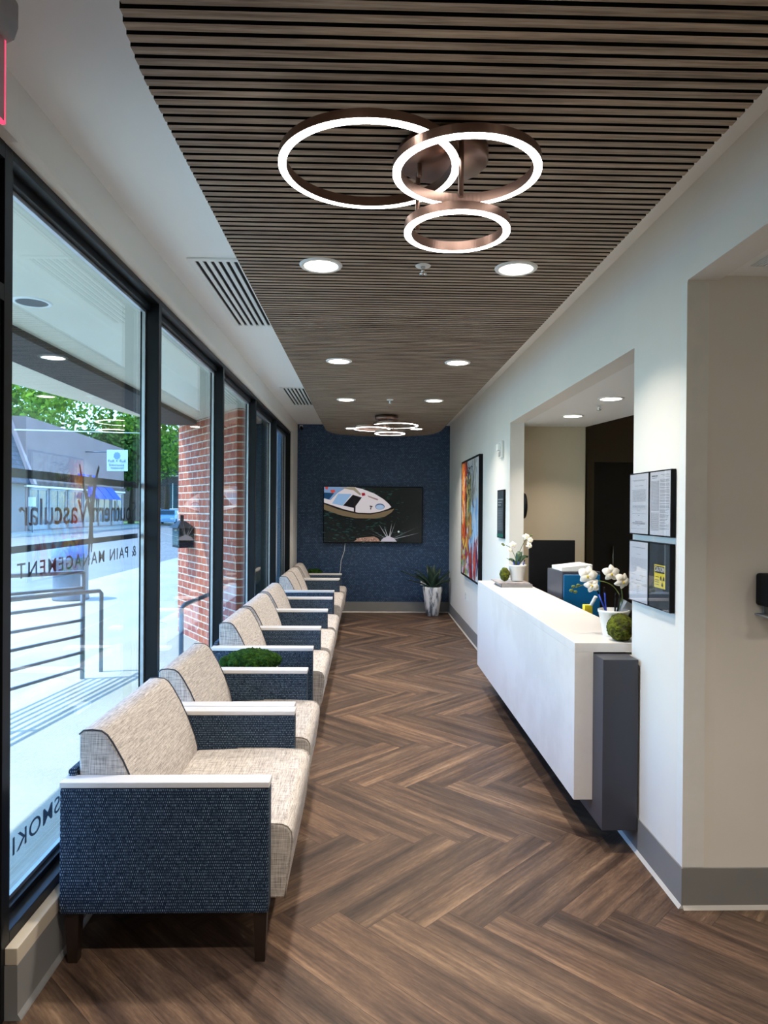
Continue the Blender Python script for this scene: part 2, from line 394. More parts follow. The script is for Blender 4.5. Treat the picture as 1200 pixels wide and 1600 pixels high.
def text(name, s, size, mtx, mat, parent, width=None, ext=.0006, bold=False, space=1.0, align='LEFT'):
    cu = bpy.data.curves.new(name, 'FONT'); cu.body = s; cu.size = size; cu.extrude = ext; cu.space_character = space; cu.align_x = align
    if bold: cu.offset = size*.003
    t = bpy.data.objects.new('tmp', cu); COL.objects.link(t)
    bpy.context.view_layer.update(); me = bpy.data.meshes.new_from_object(t.evaluated_get(bpy.context.evaluated_depsgraph_get()))
    bpy.data.objects.remove(t)
    xs = [v.co.x for v in me.vertices]
    if width:
        k = width/(max(xs)-min(xs)); m0 = min(xs)
        for v in me.vertices: v.co.x = (v.co.x-m0)*k
    me.transform(mtx); me.materials.clear(); me.materials.append(mat); me.name = name
    o = bpy.data.objects.new(name, me); COL.objects.link(o); o.parent = parent
    p = parent; off = Vector()
    while p: off += p.location; p = p.parent
    me.transform(Matrix.Translation(-off)); return o

def frame_mtx(o, x, y):
    x = Vector(x); y = Vector(y); z = x.cross(y)
    return Matrix(((x.x, y.x, z.x, o[0]), (x.y, y.y, z.y, o[1]), (x.z, y.z, z.z, o[2]), (0, 0, 0, 1)))

def disk_lamp(x, y, z, r, power, parent, col=WARM, spread=115):
    l = bpy.data.lights.new('lamp_light', 'AREA'); l.shape = 'DISK'; l.size = 2*r; l.energy = power*LAMP; l.color = col; l.spread = math.radians(spread)
    o = bpy.data.objects.new('lamp_light', l); COL.objects.link(o); o.parent = parent
    p = parent; off = Vector()
    while p: off += p.location; p = p.parent
    o.location = Vector((x, y, z))-off
    return o

# ================================================================== SETTING
XL, XR, ZC, YB = -1.075, 1.283, 2.90, 10.70      # left wall face, right wall face, ceiling, back wall
HEAD = 2.715; XF = -1.115; YE = 10.10          # window head, frame face, end of the glazing
OY0, OY1, OZ = 3.30, 6.18, 2.385               # reception opening
PY = 2.75; DZ = 2.53                           # right corner and side opening head
WT = .127

def build_floor():
    bm = bmesh.new(); uvl = bm.loops.layers.uv.new('plank'); rl = bm.loops.layers.float_color.new('rnd')
    w = .157; nn = 6; c = math.sqrt(.5); X0, Y0 = -.099, 2.741-.0
    e1 = Vector((c, c, 0)); e2 = Vector((c, -c, 0))
    def plank(i0, j0, horiz):
        a, b = (nn, 1) if horiz else (1, nn)
        P = [(i0*w, j0*w), ((i0+a)*w, j0*w), ((i0+a)*w, (j0+b)*w), (i0*w, (j0+b)*w)]
        pts = [e1*u+e2*v+Vector((X0, Y0, 0)) for u, v in P]
        if max(p.x for p in pts) < -1.2 or min(p.x for p in pts) > 3.5 or max(p.y for p in pts) < -1.7 or min(p.y for p in pts) > 10.8: return
        f = bm.faces.new([bm.verts.new(p) for p in pts]); r = random.random()
        L = nn*w
        uv = [(0, 0), (L, 0), (L, w), (0, w)] if horiz else [(0, w), (0, 0), (L, 0), (L, w)]
        for l, q in zip(f.loops, uv): l[uvl].uv = q; l[rl] = (r, random.random(), 0, 1)
    for j in range(-70, 80):
        for m in range(-12, 12):
            plank(j+2*nn*m, j, True); plank(j+2*nn*m, j-(2*nn-1)+0, False)
    for co, no in (((-1.13, 0, 0), (-1, 0, 0)), ((3.4, 0, 0), (1, 0, 0)), ((0, -1.6, 0), (0, -1, 0)), ((0, YB+.02, 0), (0, 1, 0))):
        bmesh.ops.bisect_plane(bm, geom=bm.verts[:]+bm.edges[:]+bm.faces[:], plane_co=co, plane_no=no, clear_outer=True)
    me = bpy.data.meshes.new('floor'); bm.to_mesh(me); me.materials.append(M['floor'])
    bm.free(); o = bpy.data.objects.new('floor', me); COL.objects.link(o); o['kind'] = 'structure'
build_floor()
struct('floor_slab', bx(-1.13, 3.4, -1.6, YB+.1, -.12, -.004), M['concrete'])

# --- back wall and ceiling
struct('wall_back', bx(-1.25, XR+WT, YB, YB+.12, 0, ZC+.05), M['cover'])
struct('wall_front', bx(-1.25, 3.4, -1.72, -1.6, 0, ZC+.05), M['paint'])
struct('ceiling', bx(-1.25, XR+WT, -1.6, YB, ZC, ZC+.05), M['ceil'])
# --- left wall: strip over the glazing, rounded lower edge, far return, near part
mb = MB()
prof = [(XL, ZC), (XL, HEAD+.03)]+[(XL-.03+.03*math.cos(a), HEAD+.03-.03*math.sin(a)) for a in [PI/2*i/6 for i in range(1, 7)]]+[(-1.25, HEAD), (-1.25, ZC)]
mb.prism(prof, 'y', 2.15, YE)
struct('wall_left', mb, M['paint'])
struct('wall_left_far', bx(-1.25, XL, YE, YB, 0, ZC), M['paint'])
struct('wall_left_near', MB().box(-1.25, XL, -1.6, .95, 0, ZC).box(-1.25, XL, .95, 2.15, HEAD, ZC), M['paint'])
# --- low curb below the glass
mb = MB().box(XF, XL, 2.17, YE, .172, .226)
struct('trim_1', mb, M['cap'], bevel=.003)
mb = MB().prism([(XF, 0), (XL+.012, 0), (XL+.010, .006), (XL+.001, .02), (XL, .172), (XF, .172)], 'y', 2.17, YE)
struct('baseboard_left', mb, M['grey_base'])

# --- glazing: five bays
MY = [2.15, 3.72, 5.37, 6.93, 8.50, YE]
GX = -1.205
for i in range(5):
    a, b = MY[i], MY[i+1]
    w = tag(bpy.data.objects.new('window_%d' % (i+1), None), kind='structure'); COL.objects.link(w); w.location = (XF, (a+b)/2, .2)
    f = MB(); mw = .05
    f.box(-1.214, XF, a, a+mw, .0, HEAD)                         # mullion at the near side
    if i == 4: f.box(-1.214, XF, b-mw, b, .0, HEAD)
    e = b-mw if i == 4 else b
    f.box(-1.214, XF, a+mw, e, HEAD-.03, HEAD)                  # head member, stepped
    f.box(-1.214, XF-.045, a+mw, e, HEAD-.062, HEAD-.03)
    f.box(-1.214, XF, a+mw, e, .0, .262)                        # sill member
    f.box(-1.214, XF-.045, a+mw, e, .262, .285)
    f.link('window_frame', M['black'], w, bevel=.002)
    g = MB()                                                    # bright glazing beads
    g.box(GX+.006, GX+.022, a+mw, e, HEAD-.08, HEAD-.064); g.box(GX+.006, GX+.022, a+mw, e, .286, .300)
    g.box(GX+.006, GX+.022, e-.016, e, .30, HEAD-.08)
    g.link('glazing_bead', M['alu'], w)
    bx(GX-.008, GX, a+mw, e, .285, HEAD-.062).link('pane', M['glass'], w)
    if i == 0: win1 = w
# lettering on the first pane, reads from the street
gx = GX-.0095
def wtxt(nm, s, y, z, h, width, mat, **k):
    return text(nm, s, h/.70, frame_mtx((gx, y, z), (0, -1, 0), (0, 0, 1)), mat, win1, width=width, **k)
wtxt('lettering', 'Southern', 3.665, 1.532, .10, .565, M['decal'], bold=True)
wtxt('lettering', 'Vascular', 3.045, 1.532, .10, .60, M['decalred'], bold=True)
wtxt('lettering', '& PAIN MANAGEMENT', 3.675, 1.346, .055, 1.24, M['decal'], space=1.25, bold=True)
wtxt('lettering', 'NO SMOKING', 3.02, .392, .062, .80, M['decal'], bold=True, space=1.1)
MB().box(gx-.0006, gx, 2.21, 3.70, 1.700, 1.732).box(gx-.0006, gx, 2.21, 3.70, 1.437, 1.462).link('stripe', M['decal'], win1)
# figure mark: two raised arms sweeping down to one leg, round head
a = Art((gx-.001, 3.08, 1.40), (0, -1, 0), (0, 0, 1), (-1, 0, 0))
def sw(pts, w, c): a.stroke(pts, w*1.25, c)
dk, lt = srgb(40, 36, 40), srgb(180, 184, 188)
sw([(-.015+.10*(t/12)**2.2-.0*t if t < 0 else -.005+.13*math.sin(t/12*1.5)**3-.02*math.sin(t/12*PI), .38*t/12) for t in range(13)], .012, dk)
sw([(.02-.02*math.sin(t/12*PI)-.11*(t/12)**3, .0+.385*t/12) for t in range(13)], .016, dk)
sw([(.034-.02*math.sin(t/12*PI)-.11*(t/12)**3, .0+.375*t/12) for t in range(13)], .005, lt)
a.ell(.005, .315, .021, .030, srgb(92, 88, 84), 18)
for t in range(7): a.rect(-.03+.004*t, .06+.03*t, -.018+.004*t, .075+.03*t, dk)
a.link('logo_mark', M['ink'], win1)

# --- door at the near left
d1 = tag(bpy.data.objects.new('door_1', None), kind='structure'); COL.objects.link(d1); d1.location = (XF, 1.55, 0)
MB().box(-1.25, XF, .95, 1.0, 0, HEAD).box(-1.25, XF, 1.0, 2.149, HEAD-.05, HEAD).box(-1.25, XF, 1.0, 2.149, 2.23, 2.28).link('door_frame', M['black'], d1)
MB().box(-1.20, XF-.01, 1.0, 1.10, .01, 2.23).box(-1.20, XF-.01, 2.05, 2.149, .01, 2.23).box(-1.20, XF-.01, 1.1, 2.05, .01, .25).box(-1.20, XF-.01, 1.1, 2.05, 2.12, 2.23).link('door_leaf', M['black'], d1)
bx(-1.165, -1.157, 1.1, 2.05, .25, 2.12).link('pane', M['winglass'], d1)
bx(-1.165, -1.157, 1.0, 2.149, 2.28, HEAD-.05).link('transom_pane', M['winglass'], d1)

# --- right wall
mb = MB().box(XR, XR+WT, OY1, YB, 0, ZC)
mb.box(XR, XR+WT, OY0, OY1, OZ, ZC).box(XR, XR+WT, OY0, OY1, 0, .90)
mb.box(XR, XR+WT, PY, OY0, 0, ZC).box(XR, XR+WT, .55, PY, DZ, ZC).box(XR, XR+WT, -1.6, .55, 0, ZC)
struct('wall_right', mb, M['paint'])
struct('wall_corridor', MB().box(XR+WT, 3.4, PY, PY+.12, 0, ZC).box(XR+WT, 3.4, .43, .55, 0, ZC), M['paint'])
struct('wall_corridor_end', bx(3.4, 3.5, -1.6, 7.6, 0, ZC), M['tan'])
struct('ceiling_corridor', bx(XR+WT, 3.4, .55, PY, DZ+.02, DZ+.06), M['ceil'])
# corner guards
struct('trim_2', MB().prism([(XR-.003, PY-.003), (XR+.085, PY-.003), (XR+.085, PY), (XR, PY), (XR, PY+.05), (XR-.003, PY+.05)], 'z', .166, DZ-.01), M['whitepl'])
# skirting
def skirt(name, x0, y0, x1, y1, nx, ny, h=.163):
    """grey skirting standing off a wall along a line, with a lighter flared toe"""
    mb = MB(); t = .006
    def seg(off0, off1, z0, z1, tt):
        p = [(x0, y0, z0), (x1, y1, z0), (x1+nx*off0, y1+ny*off0, z0), (x0+nx*off0, y0+ny*off0, z0)]
        q = [(x0, y0, z1), (x1, y1, z1), (x1+nx*off1, y1+ny*off1, z1), (x0+nx*off1, y0+ny*off1, z1)]
        mb.hexa(p, q)
    seg(t, t, .014, h, 0); mb.mi = 1; seg(.018, .007, 0, .014, 0)
    return struct(name, mb, [M['grey_base'], M['base_toe']])
skirt('baseboard_back', XL, YB, XR, YB, 0, -1)
skirt('baseboard_right', XR, PY-.0065, XR, YB, -1, 0)
skirt('baseboard_corridor', XR, PY, 3.4, PY, 0, -1)

# --- reception room
struct('wall_reception', bx(XR+WT, 2.05, 6.45, 6.57, 0, ZC), M['tan'])
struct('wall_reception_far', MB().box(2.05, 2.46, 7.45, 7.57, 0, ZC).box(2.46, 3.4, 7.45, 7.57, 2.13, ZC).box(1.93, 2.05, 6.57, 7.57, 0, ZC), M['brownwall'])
mb = MB().prism([(XR+WT, PY+.12), (2.75, PY+.12), (2.17, 5.65), (2.05, 6.45), (XR+WT, 6.45)], 'z', OZ, OZ+.05)
struct('ceiling_reception', mb, M['ceil'])
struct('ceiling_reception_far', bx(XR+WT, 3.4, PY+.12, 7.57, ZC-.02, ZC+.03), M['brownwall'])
d2 = tag(bpy.data.objects.new('door_2', None), kind='structure'); COL.objects.link(d2); d2.location = (2.9, 7.45, 0)
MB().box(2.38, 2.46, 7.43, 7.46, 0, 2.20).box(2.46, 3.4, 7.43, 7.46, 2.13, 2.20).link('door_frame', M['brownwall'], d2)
bx(2.46, 3.38, 7.47, 7.51, .01, 2.13).link('door_leaf', M['brown'], d2)
MB().tube([(2.67, 7.43, .93), (2.67, 7.43, 1.22)], .011).tube([(2.67, 7.43, .97), (2.67, 7.47, .97)], .007).tube([(2.67, 7.43, 1.18), (2.67, 7.47, 1.18)], .007).link('door_handle', M['chrome'], d2)

# --- wood slat ceiling panel
PX, PW = .215, .77; PZ = 2.65; PY0, PY1 = .85, 10.0
def half(y):
    e = .95
    d = 0
    if y > PY1-e: d = (y-(PY1-e))/e
    elif y < PY0+e: d = ((PY0+e)-y)/e
    k = 2.3 if y < 5 else 2.7
    return PW*max(0, 1-min(1, d)**k)**(1/k) if d < 1 else 0
def panel():
    t = tag(bpy.data.objects.new('slat_ceiling_panel', None), 'long brown wood slat ceiling panel with rounded ends hung over the aisle', 'ceiling panel')
    COL.objects.link(t); t.location = (PX, 5.3, PZ)
    N = 90; ys = [PY0+(PY1-PY0)*(.5-.5*math.cos(PI*i/N)) for i in range(N+1)]
    o = [(PX+half(y), y) for y in ys]+[(PX-half(y), y) for y in ys[-2:0:-1]]
    MB().prism(o, 'z', PZ+.02, ZC-.001).link('fascia', M['ceil'], t)
    inn = [(PX+(x-PX)*.992, 5.3+(y-5.3)*.999) for x, y in o]
    MB().prism(inn, 'z', PZ+.016, PZ+.0199).link('felt_backing', M['blackm'], t)
    mb = MB(); rl = mb.bm.loops.layers.float_color.new('rnd'); p = .0402; y = PY0+.02
    while y < PY1-.02:
        h = half(y+.013)
        if h > .03:
            for (x0, x1) in ((PX-h, PX+h),):
                k0 = len(mb.bm.faces); mb.box(x0, x1, y, y+.0265, PZ, PZ+.016); mb.bm.faces.ensure_lookup_table()
                r = (random.random(), random.random()*30, random.random()*30, 1)
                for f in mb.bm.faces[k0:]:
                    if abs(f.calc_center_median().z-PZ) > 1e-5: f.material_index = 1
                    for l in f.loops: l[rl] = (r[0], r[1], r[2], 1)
        y += p
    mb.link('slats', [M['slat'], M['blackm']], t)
panel()

# --- lamps
GL = 'recessed downlights in the slat ceiling'
where = {2.99: ('nearest the ring lamp', 3.0), 4.92: ('halfway along the ceiling', 4.9), 6.65: ('just before the far ring lamp', 6.6), 9.0: ('behind the far ring lamp', 9.0)}
def downlight(x, y, z, label, r=.083, power=7, group=GL, lamp=True):
    t = thing('recessed_downlight', label, 'downlight', (x, y, z), group=group)
    MB().lathe([(r-.012, -.001), (r-.010, -.007), (r+.006, -.006), (r+.010, 0)], (x, y, z), 36).link('trim_ring', M['white'], t)
    MB().lathe([(0, -.004), (r-.011, -.004)], (x, y, z), 36).link('lens', M['disc'] if lamp else M['blackm'], t)
    if lamp: disk_lamp(x, y, z-.012, r-.02, power, t)
for y, (w, _) in where.items():
    for s, x in (('left', -.205), ('right', .64)):
        downlight(x, y, PZ, 'round recessed downlight %s, %s of the pair' % (w, s))
for s, x in (('left', -.205), ('right', .64)):  # unseen pair added to light the near end of the room
    downlight(x, 1.12, PZ, 'added unseen recessed downlight above the camera, %s of the pair' % s)
for x, y in ((2.1, 1.3), (2.9, 1.3)):  # out-of-view lamps added to brighten the side corridor wall
    downlight(x, y, DZ+.02, 'added unseen recessed downlight in the side corridor ceiling, %s one' % ('nearer' if x < 2.5 else 'farther'), power=2.5, group='added fill downlights in the side corridor')
downlight(1.70, 4.79, OZ, 'round recessed downlight over the desk, nearer one above the opening', power=4, group='downlights over the reception desk')
downlight(1.70, 5.69, OZ, 'round recessed downlight over the desk, farther one above the opening', power=4, group='downlights over the reception desk')

def ring(mb_body, mb_glow, cx, cy, z, r, h=.028, w=.02, n=96):
    for k in range(n):
        a0, a1 = 2*PI*k/n, 2*PI*(k+1)/n
        def p(rr, a, zz): return (cx+rr*math.cos(a), cy+rr*math.sin(a), zz)
        ro, ri = r, r-w
        mb_body.face([p(ro, a0, z), p(ro, a1, z), p(ro, a1, z+h), p(ro, a0, z+h)], True)
        mb_body.face([p(ri, a1, z), p(ri, a0, z), p(ri, a0, z+h), p(ri, a1, z+h)], True)
        mb_body.face([p(ro, a0, z+h), p(ro, a1, z+h), p(ri, a1, z+h), p(ri, a0, z+h)])
        mb_glow.face([p(ri, a0, z), p(ri, a1, z), p(ro, a1, z), p(ro, a0, z)])
        mb_glow.face([p(ro+.0008, a0, z), p(ro+.0008, a1, z), p(ro+.0008, a1, z+.004), p(ro+.0008, a0, z+.004)])

def ring_lamp(label, px, py, rings, rods, power):
    t = thing('ring_lamp', label, 'ceiling lamp', (px, py, PZ), group='three-ring ceiling lamps')
    MB().lathe([(0, -.05), (.125, -.05), (.13, -.045), (.13, -.012), (.06, -.010), (.055, 0)], (px, py, PZ), 48).link('canopy_plate', M['copper'], t)
    for cx, cy, z, r in rings:
        b = MB(); g = MB(); ring(b, g, cx, cy, z, r)
        o = b.link('ring', M['copper'], t); g.norecalc = True
        g.link('light_strip', M['glow'], o)
    for x, y, z0 in rods:
        MB().tube([(x, y, PZ-.05), (x, y, z0)], .007, 10).link('rod', M['copper'], t)
ring_lamp('near copper ceiling lamp of three overlapping lit rings on the slat ceiling', .213, 2.0,
          [(.0, 1.900, 2.530, .246), (.255, 1.81, 2.480, .193), (.255, 2.0, 2.400, .152)],
          [(.245, 1.84, 2.434), (.145, 2.00, 2.562), (.145, 2.06, 2.434), (.262, 1.982, 2.5)], 8)
ring_lamp('far copper ceiling lamp of three overlapping lit rings near the blue wall', .213, 7.75,
          [(.314, 7.72, 2.530, .252), (.05, 7.63, 2.480, .200), (.24, 7.35, 2.400, .160)],
          [(.213, 7.66, 2.434), (.14, 7.75, 2.5), (.29, 7.70, 2.434), (.13, 7.68, 2.512)], 8)

def sprinkler(x, y, z, label):
    t = thing('fire_sprinkler', label, 'sprinkler', (x, y, z), group='fire sprinklers')
    MB().lathe([(0, -.004), (.03, -.004), (.034, 0)], (x, y, z), 24).link('escutcheon', M['white'], t)
    MB().tube([(x, y, z-.003), (x, y, z-.035)], [.010, .006], 10).lathe([(0, -.038), (.017, -.037), (.017, -.034), (0, -.033)], (x, y, z), 16).link('deflector', M['chrome'], t)
sprinkler(.235, 2.98, PZ, 'small white sprinkler between the two nearest downlights')
sprinkler(.215, 6.63, PZ, 'small white sprinkler in front of the far ring lamp')
sprinkler(1.72, 5.10, OZ, 'small white sprinkler between the two reception downlights')

def vent(x0, x1, y0, y1, label):
    t = thing('air_vent', label, 'vent', ((x0+x1)/2, (y0+y1)/2, ZC), group='linear air vents')
    f = MB(); z0, z1 = ZC-.010, ZC-.001
    f.box(x0, x1, y0, y0+.028, z0, z1).box(x0, x1, y1-.028, y1, z0, z1)
    p = .0405; x = x0+.034; f.box(x0, x, y0+.028, y1-.028, z0, z1)
    while x+.018 < x1-.02:
        nx = min(x+p, x1); f.box(x+.020, nx, y0+.028, y1-.028, z0, z1); x += p
    f.link('grille', M['white'], t)
    bx(x0+.02, x1-.02, y0+.02, y1-.02, ZC-.0025, ZC-.0005).link('dark_slot', M['blackm'], t)
vent(-.945, -.62, 3.62, 4.94, 'white linear slot air vent, the nearer one beside the slat panel')
vent(-.945, -.62, 7.43, 8.69, 'white linear slot air vent, the farther one beside the slat panel')
t = thing('corridor_vent', 'pale ribbed air grille in the lowered ceiling at the right edge', 'vent', (1.7, 2.35, DZ+.02))
f = MB(); z1 = DZ+.0195; f.box(1.405, 2.0, 2.62, 2.68, z1-.008, z1).box(1.405, 2.0, 2.02, 2.08, z1-.008, z1).box(1.405, 1.455, 2.08, 2.62, z1-.008, z1).box(1.95, 2.0, 2.08, 2.62, z1-.008, z1); f.link('frame', M['ceil'], t)
f = MB()
for i in range(40): f.box(1.457+i*.0123, 1.463+i*.0123, 2.08, 2.62, z1-.007, z1)
f.link('louvre', M['ceil'], t); bx(1.455, 1.95, 2.08, 2.62, z1-.001, z1-.0002).link('dark_slot', M['dark'], t)

# exit sign under the ceiling at the near left
t = thing('exit_sign', 'edge-lit red acrylic exit sign under the ceiling at top left', 'sign', (-.95, 1.62, 2.57))
mb = MB(); mb.prism([(-.995, 2.899), (-.995, 2.83), (-.985, 2.80), (-.965, 2.79), (-.935, 2.79), (-.915, 2.80), (-.905, 2.83), (-.905, 2.899)], 'y', 1.42, 1.815)
mb.link('housing', plain('sign_housing', srgb(150, 150, 150), .4), t, bevel=.012, seg=4, ang=50)
bx(-.942, -.932, 1.46, 1.792, 2.582, 2.79).link('panel', M['pinkglass'], t)
MB().box(-.9425, -.9315, 1.792, 1.797, 2.577, 2.79).box(-.9425, -.9315, 1.46, 1.797, 2.577, 2.582).link('lit_edge', M['red_glow'], t)
# small camera on the back wall
t = thing('security_camera', 'tiny dark camera high in the left corner of the blue wall', 'camera', (-1.02, YB, 2.82))
MB().box(-1.045, -.995, YB-.02, YB-.001, 2.84, 2.885).link('bracket', M['whitepl'], t); MB().tube([(-1.02, YB-.02, 2.85), (-1.00, YB-.09, 2.82)], .022, 14).link('body', M['blackm'], t)

# ================================================================== SEATING
XA, XRR = -.335, -1.06     # arm front, chair rear
G_CH = 'waiting chairs along the window'
def leg(mb, x, y):
    a, b = .024, .017
    mb.hexa([(x-b, y-b, 0), (x+b, y-b, 0), (x+b, y+b, 0), (x-b, y+b, 0)], [(x-a, y-a, .182), (x+a, y-a, .182), (x+a, y+a, .182), (x-a, y+a, .182)]); return mb
def seating(label, name, cat, arms, seats, xo=0.0):
    """arms = list of (y0,y1); seats = list of (y0,y1); xo shifts the front edge"""
    y0, y1 = arms[0][0], arms[-1][1]
    t = thing(name, label, cat, (-.7, (y0+y1)/2, 0), group=G_CH)
    fx = XA+xo
    for a, b in arms:
        ap = MB().box(XRR, fx, a, b, .18, .621).link('arm', M['navy'], t, bevel=.008, seg=3)
        MB().box(XRR-.001, fx+.002, a-.001, b+.001, .621, .642).link('arm_cap', M['cap_white'], ap, bevel=.003)
        m = (a+b)/2
        for x in (fx-.03, XRR+.04): leg(MB(), x, m).link('leg', M['legwood'], t)
    rp = MB().box(XRR+.002, XRR+.034, arms[0][1]-.01, arms[-1][0]+.01, .19, .665).link('rear_panel', M['navy'], t, bevel=.01, seg=3)
    for a, b in seats:
        a += .003; b -= .003
        s = [(-.80, .19), (-.285, .19), (-.277, .25), (-.266, .33), (-.258, .40), (-.262, .432), (-.276, .452), (-.30, .461), (-.42, .467), (-.60, .468), (-.78, .462), (-.80, .45)]
        s = [(x+(xo if x > -.5 else 0), z) for x, z in s]
        so = MB().prism(s[::-1], 'y', a, b).link('seat', M['linen'], t, bevel=.012, seg=3, ang=40)
        k = [(-1.022, .30), (-.80, .30), (-.785, .42), (-.788, .475), (-.802, .53), (-.832, .61), (-.868, .69), (-.905, .755), (-.925, .783), (-.945, .797), (-.98, .801), (-1.01, .798), (-1.024, .785)]
        bo = MB().prism(k[::-1], 'y', a, b).link('backrest', M['linen'], t, bevel=.010, seg=3, ang=50)
        for yy in (a+.004, b-.004):
            MB().tube([(x, yy, z) for x, z in k[3:]], .0032, 6).link('piping', M['dark'], bo)
        for yy in (a+.004, b-.004):
            MB().tube([(x, yy, z) for x, z in s[1:10]], .0028, 6).link('piping', M['linen'], so)
    return t
seating('nearest beige and navy waiting chair, wide, with white arm caps', 'waiting_chair', 'chair', [(2.424, 2.494), (3.275, 3.35)], [(2.494, 3.275)], .0)
seating('second beige and navy waiting chair, directly behind the nearest wide one', 'waiting_chair', 'chair', [(3.364, 3.437), (4.10, 4.185)], [(3.437, 4.10)], -.012)
seating('three-seat beige and navy waiting bench beyond the moss bowl', 'waiting_bench', 'bench',
        [(4.755, 4.84), (5.56, 5.66), (6.54, 6.64), (7.45, 7.54)], [(4.84, 5.56), (5.66, 6.54), (6.64, 7.45)], -.03)
seating('far beige and navy waiting loveseat, second seating from the blue wall', 'waiting_loveseat', 'loveseat', [(8.06, 8.15), (9.42, 9.50)], [(8.15, 8.785), (8.785, 9.42)], -.04)
seating('farthest beige and navy waiting chair beside the blue wall', 'waiting_chair', 'chair', [(9.51, 9.59), (10.20, 10.28)], [(9.59, 10.20)], -.03)

def side_table(label, x, y, w, d, h):
    t = thing('side_table', label, 'table', (x, y, 0), group='side tables between the chairs')
    MB().box(x-w/2, x+w/2, y-d/2, y+d/2, h-.025, h).link('tabletop', M['quartz'], t, bevel=.003)
    for sx in (-1, 1):
        for sy in (-1, 1):
            px, py = x+sx*(w/2-.04), y+sy*(d/2-.04); MB().box(px-.016, px+.016, py-.016, py+.016, 0, h-.025).link('leg', M['legwood'], t)
def moss_bowl(label, x, y, z, r, hb, n=26):
    t = thing('moss_bowl', label, 'bowl', (x, y, z), group='moss bowls on the side tables')
    MB().lathe([(0, 0), (r*.6, 0), (r*.8, .02), (r*.96, hb*.6), (r, hb), (r-.008, hb), (r*.9, hb*.6), (0, hb*.5)], (x, y, z), 48).link('bowl', M['white'], t)
    mb = MB()
    for i in range(n):
        q = math.sqrt((i+.3)/n)*r*.80; an = i*2.4
        rr = r*(.30+.12*random.random())
        mb.ball((x+q*math.cos(an), y+q*math.sin(an), z+hb+.012+.048*(1-(q/r)**2)), rr, 4, .22, 26, (1, 1, .72))
    mb.link('moss', M['moss'], t)
side_table('low white-topped side table holding the near moss bowl', -.74, 4.46, .5, .46, .50)
moss_bowl('white bowl of bright green moss between the near chairs', -.735, 4.46, .50, .172, .085)
side_table('low white-topped side table in the corner by the blue wall', -.78, 10.48, .42, .30, .50)
moss_bowl('dark green moss bowl in the far corner behind the last chair', -.79, 10.48, .50, .13, .10, 12)

# ================================================================== COUNTER
t = thing('reception_counter', 'long white stone reception counter under the wall opening', 'counter', (1.2, 4.8, 0))
CX0, CX1 = 1.015, 1.107; CZ = .957
mb = MB().prism([(CX0, 3.33), (XR+WT-.002, 3.33), (XR+WT-.002, OY1-.003), (XR-.003, OY1-.003), (XR-.003, 6.26), (CX0, 6.26)], 'z', CZ-.045, CZ)
mb.link('countertop', M['warmquartz'], t, bevel=.0015)
bx(CX0, CX1, 3.33, 6.26, .194, CZ-.0455).link('front_panel', M['warmquartz'], t, bevel=.0015)
bx(CX1, XR-.010, 3.19, 6.22, .109, .906).link('support_base', M['dark'], t, bevel=.002)

